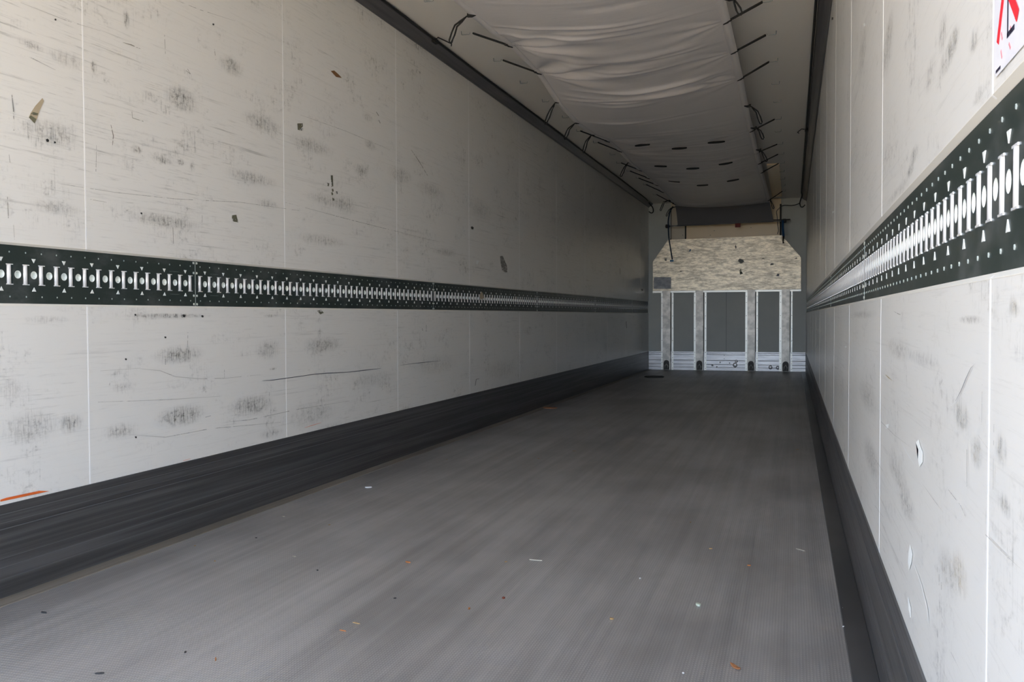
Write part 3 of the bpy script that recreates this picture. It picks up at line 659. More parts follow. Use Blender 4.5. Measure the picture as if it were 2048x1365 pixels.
def loose(P_, s, k, side):
    a, m_, e = (Vector(p) for p in P_); n = Vector((0, 1, 0)); q = (e - a); w1 = Vector((q.z, 0, -q.x)).normalized()*0.013
    t = thing('hanging_loop', '%s loose black cord loop from the open rear, dangling off the %s sheet edge' % (ORD[k], side), 'cord loop', a, 0, 'loose loops on the %s edge of the duct sheet' % side)
    o = Vector((0, 0, 0)); m2, e2 = m_ - a, e - a
    pts = [o, m2*0.55 - w1*0.35, m2*1.0 - w1*0.6, (m2 + e2)*0.5 - w1*0.9, e2 - w1*0.75, e2 + (e2 - m2).normalized()*0.008, e2 + w1*0.75, (m2 + e2)*0.5 + w1*0.9, m2 + w1*0.6, m2*0.55 + w1*0.35]
    bm = bmesh.new(); add_tube(bm, pts, 0.0052, 6, closed=True); obj('strand', bm, M_CORD, t, True)
    bm = bmesh.new(); add_tube(bm, [Vector((-s*0.0, 0, 0.008)), Vector((0, 0, -0.004)), Vector((-s*0.02, 0.004, -0.006)), Vector((-s*0.045, 0.008, 0.0))], [0.009, 0.012, 0.009, 0.004], 6); obj('knot', bm, M_CORD, t, True)
for k, p in enumerate(LOOSE_L): loose(p, -1, k, 'left')
for k, p in enumerate(LOOSE_R): loose(p, 1, k, 'right')

# ------------------------------------------------------------------ long cables, clips, straps
def smooth_path(P_, n=6):
    P_ = [Vector(p) for p in P_]; out_ = []
    for i in range(len(P_) - 1):
        p0, p1, p2, p3 = P_[max(i-1, 0)], P_[i], P_[i+1], P_[min(i+2, len(P_)-1)]
        for k in range(n):
            t_ = k/n; out_.append(0.5*((2*p1) + (p2 - p0)*t_ + (2*p0 - 5*p1 + 4*p2 - p3)*t_*t_ + (3*p1 - p0 - 3*p2 + p3)*t_**3))
    return out_ + [P_[-1]]
bm = bmesh.new(); zc_ = 2.7085
pts = [(lx(y) + 0.082 + 0.004*math.sin(y*1.7), y, zc_) for y in (0.9, 3, 4.7, 5.4, 6.5, 8, 9, 10, 11.5, 13, 13.9)] + [(-2.205, 14.3, 2.705), (-2.138, 14.31, 2.62), (-2.128, 14.3, 2.548), (-2.16, 14.3, 2.531), (-2.197, 14.3, 2.556)]
add_tube(bm, smooth_path(pts, 5), 0.0085, 6)
o = obj('cable', bm, M_BLACK, None, True); tag(o, 'black cable along the left cornice, curled up at its far end', 'cable')
bm = bmesh.new()
pts = [(U - 0.084, y, zc_) for y in (0.9, 3, 5.5, 7, 9, 11, 13, 13.9)] + [(0.135, 14.27, 2.70), (0.108, 14.31, 2.61), (0.118, 14.31, 2.545), (0.15, 14.3, 2.535), (0.182, 14.3, 2.567)]
add_tube(bm, smooth_path(pts, 5), 0.0085, 6)
o = obj('cable', bm, M_BLACK, None, True); tag(o, 'black cable along the right cornice, curled up at its far end', 'cable')
for (x, y, z, s, lab) in ((lx(5.5) + 0.105, 5.50, 2.704, 1, 'left cornice with a bent wire bow'), (U - 0.115, 9.26, 2.704, -1, 'right cornice near the middle of the trailer')):
    t = thing('cable_clip', 'small black cable clip on the ' + lab, 'clip', (x, y, z))
    bm = bmesh.new(); add_box(bm, (-0.030*s - 0.012, -0.03, -0.014), (-0.030*s + 0.016, 0.03, 0.0155)); bmesh.ops.bevel(bm, geom=bm.edges[:], offset=0.005, segments=1, affect='EDGES'); obj('body', bm, M_BLACK, t)
    bm = bmesh.new(); add_tube(bm, [(-s*0.012, -0.02, 0.005), (s*0.012, -0.05, 0.006), (s*0.050, 0.10, 0.004), (s*0.036, 0.13, 0.0)], 0.004, 6); obj('bow', bm, M_BLACK, t, True)
bm = bmesh.new()
add_tube(bm, smooth_path([(0.11, 14.30, 2.60), (0.06, 14.30, 2.575), (-0.02, 14.31, 2.565), (-0.12, 14.31, 2.572), (-0.165, 14.31, 2.558)], 5), 0.007, 6)
o = obj('cable', bm, M_BLACK, None, True); tag(o, 'short black cable sagging from the right corner to the housing top', 'cable')
bm = bmesh.new()
add_tube(bm, smooth_path([(-0.165, 14.31, 2.558), (-0.205, 14.31, 2.52), (-0.235, 14.31, 2.48), (-0.225, 14.31, 2.40), (-0.215, 14.31, 2.28), (-0.205, 14.31, 2.19), (-0.22, 14.31, 2.135)], 5), 0.0045, 6)
o = obj('cord', bm, M_BLACK, None, True); tag(o, 'thin dark cord hanging down before the right end of the cream housing', 'cord')
# blue straps
t = thing('strap', 'long dark blue strap with blue end hook, hanging left of the guard plate', 'strap', (-1.84, 14.15, 2.60))
bm = bmesh.new(); add_tube(bm, [Vector(p) - t.location for p in smooth_path([(-1.79, 14.15, 2.60), (-1.835, 14.15, 2.53), (-1.866, 14.15, 2.40), (-1.866, 14.15, 2.28), (-1.858, 14.15, 2.12), (-1.83, 14.16, 1.93), (-1.806, 14.17, 1.77)], 4)], 0.010, 6); obj('webbing', bm, plain('blue black webbing', (0.012, 0.035, 0.075), 0.7), t, True)
bm = bmesh.new(); add_box(bm, (0.0, 0, -0.865), (0.055, 0.02, -0.835)); o = obj('end_hook', bm, plain('blue hook', (0.02, 0.16, 0.34), 0.5), t); o['label'] = 'bright blue end hook'
t = thing('strap', 'short dark blue strap hanging at the right of the guard plate', 'strap', (-0.14, 14.19, 2.33))
bm = bmesh.new(); add_tube(bm, [(0.0, 0, 0.0), (0.0, 0, -0.12), (0.012, 0, -0.24)], 0.017, 6); obj('webbing', bm, M_BLUE, t, True)
bm = bmesh.new(); add_tube(bm, [(0.012, 0, -0.24), (0.006, 0, -0.30), (0.010, 0, -0.35), (0.026, 0, -0.34)], [0.016, 0.012, 0.014, 0.006], 6); obj('end_hook', bm, M_BLACK, t, True)
bm = bmesh.new(); add_box(bm, (0.04, L - 0.0, 2.33), (0.05, L, 2.34)); bm.free()

# ------------------------------------------------------------------ marks and rubbed dirt on the walls
MARKS = [('gouge_mark','l','brown',[(4.254,2.192),(4.291,2.204),(4.345,2.194),(4.373,2.185),(4.312,2.175)],0),('gouge_mark','l','olive',[(3.917,1.846),(3.968,1.857),(3.972,1.82),(3.921,1.815)],0),('torn_tape','l','tan',[(2.352,1.61),(2.358,1.602),(2.339,1.565),(2.328,1.537),(2.318,1.52),(2.296,1.535),(2.304,1.551),(2.323,1.578)],0),('gouge_mark','l','olive',[(2.296,1.535),(2.304,1.543),(2.326,1.536),(2.318,1.52)],0),('gouge_mark','l','olive',[(2.304,1.549),(2.314,1.556),(2.334,1.556),(2.33,1.548),(2.31,1.546)],0),('gouge_mark','l','olive',[(4.244,1.638),(4.265,1.641),(4.269,1.583),(4.248,1.577)],0),('gouge_mark','l','olive',[(4.206,1.593),(4.227,1.593),(4.222,1.577),(4.206,1.577)],0),('speck','l','olive',[(4.253,1.568),(4.269,1.57),(4.274,1.557),(4.258,1.552)],0),('speck','l','olive',[(4.247,1.548),(4.263,1.55),(4.268,1.538),(4.252,1.533)],0),('speck','l','olive',[(4.257,1.52),(4.274,1.522),(4.279,1.51),(4.263,1.505)],0),('speck','l','olive',[(4.296,1.56),(4.312,1.562),(4.317,1.549),(4.301,1.545)],0),('scuff_line','l','black',[(4.782,2.089),(4.814,2.073),(4.819,2.075),(4.787,2.091)],1),('scuff_line','l','black',[(4.814,2.049),(4.833,2.033),(4.838,2.034),(4.818,2.051)],1),('gouge_mark','l','dark',[(7.043,1.384),(7.109,1.392),(7.135,1.369),(7.228,1.31),(7.227,1.259),(7.16,1.256),(7.094,1.274),(7.056,1.326)],0),('scuff_line','l','dark',[(2.231,1.592),(2.235,1.545),(2.236,1.48),(2.238,1.48),(2.239,1.547),(2.233,1.593)],1),('scuff_line','l','dark',[(2.656,1.583),(2.666,1.546),(2.662,1.509),(2.664,1.509),(2.671,1.547),(2.658,1.584)],1),('scuff_line','l','dark',[(2.216,1.403),(2.219,1.377),(2.221,1.377),(2.217,1.404)],1),('scuff_line','l','dark',[(2.207,1.267),(2.209,1.2),(2.211,1.2),(2.209,1.267)],1),('scuff_line','l','dark',[(2.228,1.181),(2.231,1.134),(2.232,1.134),(2.229,1.181)],1),('scuff_line','l','dark',[(2.585,1.499),(2.58,1.404),(2.582,1.404),(2.586,1.499)],1),('scuff_line','l','dark',[(2.764,1.654),(2.766,1.632),(2.768,1.632),(2.766,1.654)],1),('scuff_line','l','dark',[(2.767,1.631),(2.825,1.63),(2.826,1.632),(2.768,1.633)],1),('scuff_line','l','dark',[(2.553,1.301),(2.629,1.3),(2.629,1.301),(2.553,1.302)],1),('scuff_line','l','dark',[(2.724,1.899),(2.767,1.901),(2.815,1.901),(2.816,1.902),(2.769,1.905),(2.724,1.9)],1),('scuff_line','l','dark',[(3.169,1.313),(3.164,1.267),(3.166,1.267),(3.17,1.313)],1),('scuff_line','l','dark',[(2.983,1.244),(2.985,1.178),(2.987,1.179),(2.986,1.244)],1),('scuff_line','l','dark',[(2.95,1.994),(2.954,1.921),(2.956,1.922),(2.952,1.995)],1),('scuff_line','l','dark',[(3.263,2.028),(3.272,1.984),(3.275,1.985),(3.265,2.029)],1),('scuff_line','l','black',[(3.076,1.888),(3.104,1.881),(3.105,1.882),(3.077,1.889)],1),('scuff_line','l','black',[(3.105,1.882),(3.087,1.898),(3.086,1.897),(3.104,1.881)],1),('scuff_line','l','dark',[(5.274,1.954),(5.389,1.902),(5.537,1.827),(5.541,1.828),(5.397,1.905),(5.278,1.955)],1),('scratch_line','l','ink',[(3.591,0.588),(3.665,0.584),(3.789,0.585),(3.921,0.586),(4.051,0.588),(4.177,0.585),(4.4,0.577),(4.619,0.575),(4.824,0.576),(4.824,0.577),(4.618,0.579),(4.399,0.58),(4.177,0.589),(4.05,0.591),(3.92,0.589),(3.789,0.588),(3.664,0.587),(3.59,0.589)],1),('scratch_line','l','ink',[(5.089,0.58),(5.396,0.579),(5.737,0.576),(5.737,0.577),(5.396,0.582),(5.089,0.581)],1),('scratch_line','l','greyline',[(2.789,0.69),(2.899,0.675),(2.986,0.646),(3.142,0.627),(3.312,0.618),(3.575,0.617),(3.575,0.618),(3.311,0.62),(3.142,0.629),(2.987,0.648),(2.9,0.677),(2.789,0.691)],1),('scratch_line','l','greyline',[(2.587,0.694),(2.789,0.692),(2.789,0.693),(2.587,0.695)],1),('scratch_line','l','greyline',[(2.572,0.583),(2.926,0.559),(3.275,0.543),(3.275,0.544),(2.926,0.561),(2.572,0.584)],1),('scratch_line','l','greyline',[(3.273,0.429),(3.493,0.416),(3.872,0.423),(4.437,0.417),(4.437,0.418),(3.871,0.426),(3.492,0.419),(3.272,0.429)],1),('scratch_line','l','greyline',[(2.655,0.46),(2.923,0.411),(3.204,0.41),(3.737,0.377),(3.737,0.378),(3.204,0.413),(2.923,0.413),(2.655,0.46)],1),('scratch_line','l','greyline',[(2.271,1.895),(2.454,1.896),(2.613,1.908),(2.614,1.909),(2.455,1.898),(2.272,1.896)],1),('scratch_line','l','greyline',[(3.018,2.153),(3.174,2.163),(3.415,2.193),(3.416,2.194),(3.175,2.165),(3.019,2.154)],1),('scratch_line','l','greyline',[(2.421,1.337),(2.674,1.341),(3.002,1.358),(3.436,1.397),(4.032,1.418),(4.032,1.419),(3.436,1.399),(3.002,1.36),(2.674,1.343),(2.421,1.338)],1),('scratch_line','l','greyline',[(3.945,1.894),(4.406,1.904),(4.968,1.9),(4.969,1.901),(4.408,1.906),(3.946,1.895)],1),('scratch_line','l','greyline',[(3.801,1.441),(4.454,1.422),(5.749,1.399),(5.75,1.4),(4.456,1.425),(3.801,1.442)],1),('scratch_line','l','greyline',[(2.23,1.725),(2.306,1.729),(2.408,1.716),(2.408,1.717),(2.307,1.732),(2.23,1.726)],1),('crayon_mark','l','orange',[(2.16,0.315),(2.183,0.317),(2.222,0.314),(2.255,0.313),(2.31,0.315),(2.351,0.306),(2.274,0.309),(2.224,0.308),(2.182,0.309),(2.16,0.309)],0),('crayon_mark','l','orange',[(2.351,0.306),(2.43,0.303),(2.43,0.303),(2.351,0.306)],1),('crayon_mark','l','orange',[(3.958,0.324),(4.036,0.327),(4.121,0.331),(4.12,0.332),(4.035,0.329),(3.958,0.325)],1),('crayon_mark','l','orange',[(3.028,0.302),(3.072,0.303),(3.071,0.304),(3.028,0.303)],1),('speck','l','black',[(2.363,1.476),(2.369,1.48),(2.376,1.477),(2.374,1.47),(2.366,1.469)],0),('speck','l','black',[(2.396,1.475),(2.4,1.477),(2.405,1.475),(2.403,1.471),(2.398,1.47)],0),('speck','l','black',[(2.709,0.732),(2.714,0.734),(2.719,0.731),(2.717,0.726),(2.711,0.727)],0),('speck','l','black',[(2.802,1.282),(2.807,1.284),(2.813,1.282),(2.811,1.277),(2.805,1.277)],0),('speck','l','black',[(2.754,0.436),(2.76,0.437),(2.765,0.434),(2.763,0.429),(2.757,0.43)],0),('speck','l','black',[(2.408,1.886),(2.412,1.889),(2.416,1.888),(2.415,1.883),(2.41,1.882)],0),('speck','l','black',[(3.253,2.131),(3.26,2.135),(3.266,2.134),(3.264,2.128),(3.256,2.126)],0),('speck','l','black',[(2.925,0.809),(2.931,0.81),(2.937,0.808),(2.935,0.802),(2.928,0.803)],0),('speck','l','black',[(3.034,0.895),(3.044,0.897),(3.053,0.893),(3.05,0.885),(3.039,0.886)],0),('speck','l','black',[(3.153,0.892),(3.161,0.894),(3.169,0.891),(3.166,0.884),(3.157,0.885)],0),('speck','l','black',[(2.762,0.897),(2.767,0.899),(2.772,0.896),(2.771,0.891),(2.764,0.892)],0),('speck','l','black',[(6.351,1.563),(6.383,1.57),(6.416,1.565),(6.406,1.549),(6.367,1.547)],0),('speck','l','black',[(13.907,1.301),(13.999,1.31),(14.093,1.302),(14.065,1.28),(13.953,1.279)],0),('gouge_mark','l','olive',[(4.091,0.916),(4.127,0.922),(4.157,0.906),(4.121,0.898)],0),('scuff_line','l','dark',[(2.928,0.722),(2.928,0.698),(2.93,0.698),(2.931,0.722)],1),('scuff_line','l','dark',[(2.631,0.649),(2.628,0.64),(2.63,0.639),(2.632,0.648)],1),('scuff_line','l','black',[(6.522,0.399),(6.454,0.4),(6.456,0.397),(6.523,0.397)],1),('scuff_line','l','black',[(6.451,0.399),(6.428,0.351),(6.436,0.35),(6.459,0.398)],1),('scuff_line','l','dark',[(5.496,0.83),(5.495,0.783),(5.5,0.783),(5.501,0.83)],1),('scuff_line','l','dark',[(5.429,0.807),(5.437,0.79),(5.442,0.791),(5.435,0.807)],1),('scuff_line','l','black',[(12.634,0.806),(12.672,0.706),(12.706,0.706),(12.667,0.807)],1),('scuff_line','l','dark',[(12.194,1.542),(12.194,1.459),(12.22,1.461),(12.22,1.544)],1),('scuff_line','l','dark',[(3.066,0.824),(3.061,0.752),(3.063,0.752),(3.068,0.824)],1),('scuff_line','l','dark',[(3.304,0.656),(3.304,0.619),(3.305,0.619),(3.306,0.656)],1),('scuff_line','l','dark',[(3.646,0.53),(3.645,0.488),(3.647,0.488),(3.648,0.53)],1),('scuff_line','l','ink',[(3.172,0.463),(3.209,0.466),(3.208,0.467),(3.171,0.464)],1),('gouge_mark','l','olive',[(3.372,1.333),(3.405,1.339),(3.419,1.307),(3.376,1.307)],0),('gouge_mark','l','pale',[(6.479,1.318),(6.535,1.317),(6.501,1.288),(6.467,1.29)],0),('residue_patch','l','tan',[(6.588,1.081),(6.623,1.062),(6.646,1.027),(6.565,1.018),(6.542,1.045)],0),('scratch_line','r','ink',[(1.167,0.826),(1.192,0.82),(1.224,0.805),(1.257,0.787),(1.295,0.77),(1.294,0.77),(1.254,0.787),(1.221,0.805),(1.19,0.82),(1.167,0.826)],1),('scratch_line','r','pale',[(1.295,0.77),(1.325,0.761),(1.407,0.749),(1.407,0.749),(1.323,0.761),(1.294,0.77)],1),('dent_highlight','r','white',[(1.65,0.671),(1.631,0.664),(1.6,0.657),(1.599,0.641),(1.634,0.627),(1.654,0.636),(1.649,0.654),(1.681,0.662)],0),('dent_highlight','r','white',[(1.749,0.466),(1.714,0.457),(1.733,0.436),(1.76,0.416),(1.775,0.427),(1.769,0.447)],0),('dent_highlight','r','white',[(1.771,0.363),(1.734,0.356),(1.733,0.338),(1.762,0.343)],0),('dent_highlight','r','pale',[(2.185,0.67),(2.171,0.638),(2.166,0.638),(2.18,0.671)],1),('dent_highlight','r','white',[(2.202,0.632),(2.136,0.641),(2.146,0.631),(2.19,0.624)],0),('dent_highlight','r','pale',[(1.894,0.633),(1.817,0.625),(1.693,0.621),(1.69,0.622),(1.807,0.627),(1.889,0.634)],1),('dent_highlight','r','pale',[(1.694,0.444),(1.602,0.436),(1.538,0.418),(1.513,0.399),(1.51,0.4),(1.53,0.421),(1.594,0.438),(1.691,0.446)],1),('dent_highlight','r','white',[(2.982,1.788),(2.921,1.771),(2.901,1.757),(2.96,1.771)],0),('dent_highlight','r','white',[(5.178,1.452),(4.935,1.427),(4.992,1.423),(5.176,1.441)],0),('dent_highlight','r','pale',[(4.135,0.846),(3.669,0.848),(3.458,0.845),(3.455,0.846),(3.665,0.85),(4.134,0.847)],1),('dent_highlight','r','white',[(3.894,0.756),(3.755,0.761),(3.822,0.752)],0),('speck','r','black',[(5.409,2.575),(5.209,2.514),(5.207,2.5),(5.407,2.56)],0),('scuff_line','r','dark',[(2.519,1.68),(2.548,1.68),(2.542,1.678),(2.514,1.678)],1),('scuff_line','r','dark',[(1.212,0.718),(1.209,0.672),(1.208,0.672),(1.21,0.718)],1),('scuff_line','r','dark',[(1.059,0.767),(1.06,0.696),(1.059,0.697),(1.058,0.767)],1),('scuff_line','r','dark',[(1.123,0.805),(1.124,0.759),(1.123,0.759),(1.122,0.805)],1),('scuff_line','r','dark',[(1.416,0.505),(1.415,0.489),(1.412,0.49),(1.413,0.506)],1),('scuff_line','r','dark',[(1.393,0.5),(1.393,0.489),(1.39,0.49),(1.391,0.501)],1),('scuff_line','r','dark',[(1.43,0.512),(1.43,0.503),(1.427,0.504),(1.428,0.513)],1),('scratch_line','r','greyline',[(1.61,0.606),(1.475,0.603),(1.368,0.603),(1.367,0.603),(1.471,0.604),(1.608,0.606)],1),('scratch_line','r','greyline',[(1.342,0.643),(1.248,0.64),(1.213,0.633),(1.212,0.634),(1.246,0.641),(1.341,0.644)],1),('scratch_line','r','greyline',[(2.48,0.39),(2.243,0.409),(2.24,0.41),(2.475,0.391)],1),('scratch_line','r','greyline',[(2.361,0.625),(2.028,0.631),(1.707,0.646),(1.705,0.646),(2.022,0.632),(2.358,0.626)],1),('scratch_line','r','greyline',[(1.309,0.429),(1.236,0.431),(1.234,0.431),(1.308,0.43)],1),('scratch_line','r','greyline',[(1.095,0.639),(1.011,0.641),(0.932,0.645),(0.932,0.645),(1.009,0.642),(1.095,0.64)],1),('scratch_line','r','greyline',[(1.14,0.705),(1.036,0.706),(1.036,0.706),(1.14,0.705)],1),('scratch_line','r','greyline',[(2.566,0.508),(2.252,0.516),(2.249,0.517),(2.561,0.509)],1),('scratch_line','r','greyline',[(1.237,0.758),(1.075,0.735),(0.937,0.734),(0.936,0.734),(1.073,0.735),(1.236,0.758)],1),('stain','r','rust',[(2.213,0.746),(2.149,0.743),(2.064,0.743),(2.061,0.743),(2.14,0.745),(2.209,0.747)],1),('scratch_line','r','dark',[(2.065,0.893),(1.981,0.887),(1.927,0.884),(1.926,0.885),(1.977,0.888),(2.063,0.893)],1)]
cnt = {'l': 0, 'r': 0}
for name, sd, mk_, pts, strip in MARKS:  # dents: their bright highlights are painted as white and pale shapes
    core = WL if sd == 'l' else WR; s = 1 if sd == 'l' else -1; cnt[sd] += 1; off = 0.0014 + 0.00001*(cnt[sd] % 37)
    if name == 'residue_patch': off = 0.0
    bm = bmesh.new(); vs = []
    for y, z in pts:
        vs.append(local(core, ((lx(y) if sd == 'l' else U) + s*off, y, z)))
    if strip:
        n = len(vs)//2; V = [bm.verts.new(v + Vector((s*0.0004, 0, 0))) for v in vs]
        for i in range(n - 1): bm.faces.new((V[i], V[i+1], V[2*n-2-i], V[2*n-1-i]))
    else: add_prism(bm, vs, (s*0.0004, 0, 0)); bmesh.ops.triangulate(bm, faces=bm.faces[:])
    obj(name, bm, MKM[mk_], core)
PATCHES = [('l',2.309,1.771,0.138,0.038,0.5,'v'),('l',2.388,1.503,0.272,0.1,0.6,'v'),('l',2.455,1.765,0.196,0.074,0.4,'v'),('l',2.58,1.773,0.038,0.063,0.8,'v'),('l',2.744,1.991,0.042,0.093,0.8,'v'),('l',3.05,1.766,0.245,0.121,0.9,'v'),('l',2.867,1.737,0.111,0.046,0.5,'v'),('l',3.385,1.987,0.218,0.101,0.7,'v'),('l',3.606,1.786,0.362,0.101,0.6,'v'),('l',2.786,1.518,0.074,0.038,1,'v'),('l',2.941,1.501,0.116,0.035,0.9,'v'),('l',3.038,1.512,0.067,0.037,0.9,'v'),('l',3.11,1.506,0.045,0.061,0.7,'v'),('l',2.943,1.264,0.492,0.066,0.8,'v'),('l',2.403,1.256,0.254,0.06,0.5,'v'),('l',3.53,1.52,0.505,0.077,0.6,'v'),('l',3.655,1.417,0.248,0.051,0.5,'v'),('l',4.581,1.718,0.217,0.085,0.6,'v'),('l',4.053,1.762,0.537,0.102,0.5,'v'),('l',4.706,1.882,0.19,0.075,0.6,'v'),('l',4.676,2.035,0.163,0.069,0.5,'v'),('l',4.2,1.501,0.572,0.079,0.4,'v'),('l',5.117,1.77,0.439,0.125,0.5,'v'),('l',5.594,1.74,0.598,0.135,0.4,'v'),('l',4.147,1.286,0.611,0.078,0.5,'v'),('l',4.405,1.5,0.339,0.137,0.4,'v'),('l',6.579,1.716,0.684,0.195,0.4,'v'),('l',5.851,1.336,0.557,0.07,0.5,'v'),('l',2.958,0.891,0.613,0.024,1,'v'),('l',3.013,0.734,0.363,0.089,0.8,'v'),('l',2.353,0.879,0.247,0.033,0.3,'v'),('l',3.022,0.486,0.365,0.105,0.9,'v'),('l',3.504,0.481,0.426,0.114,0.7,'v'),('l',3.641,0.731,0.247,0.118,0.5,'v'),('l',4.154,0.739,0.461,0.105,0.6,'v'),('l',2.285,0.529,0.277,0.13,0.5,'v'),('l',2.447,0.521,0.132,0.086,0.7,'v'),('l',2.684,0.468,0.228,0.074,0.5,'v'),('l',4.03,0.385,0.586,0.153,0.4,'v'),('l',3.663,0.891,0.15,0.019,0.9,'v'),('l',3.678,0.639,0.084,0.014,0.8,'v'),('l',3.654,0.334,0.249,0.057,0.5,'v'),('l',4.707,0.517,0.761,0.117,0.35,'v'),('l',5.678,0.553,0.88,0.171,0.3,'v'),('l',4.225,0.283,0.476,0.08,0.5,'v'),('l',7.066,0.439,1.04,0.209,0.3,'v'),('l',2.206,0.657,0.112,0.095,0.3,'v'),('l',2.711,0.631,0.154,0.037,0.3,'v'),('r',1.348,1.255,0.12,0.048,0.8,'v'),('r',1.433,1.294,0.109,0.066,0.5,'v'),('r',1.2,1.215,0.081,0.036,0.6,'v'),('r',1.403,1.246,0.173,0.05,0.5,'v'),('r',1.56,1.265,0.163,0.064,0.4,'v'),('r',2.25,1.496,0.346,0.141,0.4,'v'),('r',1.746,1.171,0.165,0.036,0.6,'v'),('r',1.8,1.152,0.146,0.028,0.6,'v'),('r',1.165,1.141,0.089,0.023,0.5,'v'),('r',2.01,1.139,0.543,0.03,0.4,'v'),('r',2.202,1.53,0.221,0.092,0.4,'v'),('r',3.051,1.707,0.432,0.193,0.35,'v'),('r',1.027,1.144,0.09,0.031,0.5,'v'),('r',1.257,0.756,0.139,0.051,0.6,'v'),('r',1.157,0.722,0.088,0.047,0.5,'v'),('r',1.028,0.744,0.068,0.047,0.6,'v'),('r',1.014,0.69,0.089,0.03,0.4,'v'),('r',1.984,0.814,0.532,0.06,0.4,'v'),('r',2.723,0.648,0.847,0.111,0.4,'v'),('r',2.601,0.495,0.623,0.12,0.5,'v'),('r',1.965,0.563,0.524,0.08,0.3,'v'),('r',1.825,0.528,0.378,0.084,0.4,'v'),('r',1.342,0.528,0.2,0.082,0.45,'v'),('r',1.203,0.878,0.189,0.014,0.6,'v'),('r',1.628,0.81,0.469,0.033,0.3,'v'),('r',2.979,0.885,1.197,0.03,0.4,'v'),('r',0.981,0.889,0.062,0.02,0.5,'v'),('r',1.256,0.551,0.139,0.07,0.5,'y'),('r',0.984,0.893,0.041,0.024,0.4,'y')]
for k, (sd, y, z, w_, h_, st, ty) in enumerate(PATCHES):
    core = WL if sd == 'l' else WR; s = 1 if sd == 'l' else -1
    me = bpy.data.meshes.new('rubbed_dirt'); off = 0.00095 + 0.00001*(k % 31)
    co = [tuple(local(core, ((lx(y + a*w_/2) if sd == 'l' else U) + s*off, y + a*w_/2, z + b*h_/2))) for a, b in ((-1, -1), (1, -1), (1, 1), (-1, 1))]
    me.from_pydata(co, [], [(0, 1, 2, 3)]); uv = me.uv_layers.new(name='UVMap')
    for i, q_ in enumerate(((0, 0), (1, 0), (1, 1), (0, 1))): uv.data[i].uv = q_
    me.materials.append(scuff(st, ty)); link('rubbed_dirt', me, core)

# ------------------------------------------------------------------ safety sticker on the right wall
stk = thing('safety_sticker', 'white pictogram sticker with a red cross on the right wall above the rail', 'sticker', (U, 0.95, 1.32))
def sp(y, z, off): return Vector((-off, y - 0.95, z - 1.32))
bm = bmesh.new(); add_prism(bm, [sp(y, z, 0.0012) for y, z in ((1.083, 1.48), (1.084, 1.150), (1.070, 1.1385), (0.80, 1.1385), (0.80, 1.48))], (-0.0004, 0, 0)); obj('backing', bm, strip_material('white film', (0.80, 0.80, 0.88), (0.88, 0.88, 0.93), 0, .3, .4, (1, 9, 9)), stk)
def bar2(name, a, b, w_, m, off=0.0018):
    a, b = Vector((0, *a)), Vector((0, *b)); d = (b - a).normalized(); n = Vector((0, -d.z, d.y))*w_/2
    bm = bmesh.new(); add_prism(bm, [sp(p.y, p.z, off) for p in (a + n, b + n, b - n, a - n)], (-0.0003, 0, 0)); obj(name, bm, m, stk)
M_SRED = plain('red print', (0.85, 0.02, 0.04), 0.4); M_SBLK = plain('black print', (0.02, 0.02, 0.05), 0.4)
bar2('red_bar', (1.062, 1.172), (0.985, 1.31), 0.011, M_SRED); bar2('red_bar', (0.973, 1.173), (1.062, 1.257), 0.013, M_SRED, 0.0022)
for a, b, w_ in (((1.0165, 1.31), (1.0165, 1.166), 0.004), ((1.019, 1.167), (0.988, 1.167), 0.005), ((1.069, 1.1435), (1.048, 1.1435), 0.003), ((0.935, 1.40), (0.935, 1.19), 0.006)): bar2('black_line', a, b, w_, M_SBLK)
for a, b in (((1.045, 1.178), (1.040, 1.170)), ((1.005, 1.172), (1.0, 1.166)), ((1.046, 1.160), (1.041, 1.151)), ((1.01, 1.157), (1.003, 1.15)), ((0.985, 1.175), (0.978, 1.172))): bar2('red_mark', a, b, 0.003, plain('pale red print', (0.75, 0.30, 0.35), 0.5))

# ------------------------------------------------------------------ small litter on the floor
FL = [[-2.087,4.14],[-1.312,2.912],[-0.88,3.069],[-0.131,2.271],[-0.269,2.732],[0.035,3.494],[-0.29,3.412],[-0.14,3.221],[-0.497,2.532],[-0.926,2.499],[-0.857,2.624],[-0.977,3.019],[-0.409,3.827],[-0.483,2.958],[-1.183,2.525],[-1.193,2.285],[-0.252,2.198],[0.152,2.83],[0.144,2.661],[0.039,6.116],[-1.356,5.646],[-2.211,8.228],[-2.027,5.092],[-1.495,5.286],[-2.134,2.095],[-1.748,2.864],[-1.869,3.344],[-2.197,2.886],[-1.99,2.725],[-2.144,3.429],[-1.573,2.728],[-2.041,3.062],[-1.414,1.934],[-1.201,2.219],[-1.634,1.773],[-1.522,1.954],[-1.874,12.787]]
def flake(i, name, label, cat, ln, wd, col, rz, h=0.002, group=None, curl=0.0):
    x, y = FL[i]; bm = bmesh.new(); K = 8; A = []
    rr = random.Random(i)
    for k in range(K):
        a = 2*math.pi*k/K; q = rr.uniform(0.75, 1.1); A.append((math.cos(a)*ln/2*q, math.sin(a)*wd/2*q, 0.0))
    add_prism(bm, A, (0, 0, h))
    for v in bm.verts: v.co.z += curl*(v.co.x/ln*2)**2
    o = obj(name, bm, col, None, False, (x, y, 0.0007)); o.rotation_euler = (0, 0, math.radians(rz)); tag(o, label, cat, group)
C_TAN = plain('tan wood', (0.42, 0.27, 0.12), 0.7); C_OR = plain('orange brown wood', (0.45, 0.17, 0.05), 0.7); C_BR = plain('brown leaf', (0.36, 0.15, 0.06), 0.6)
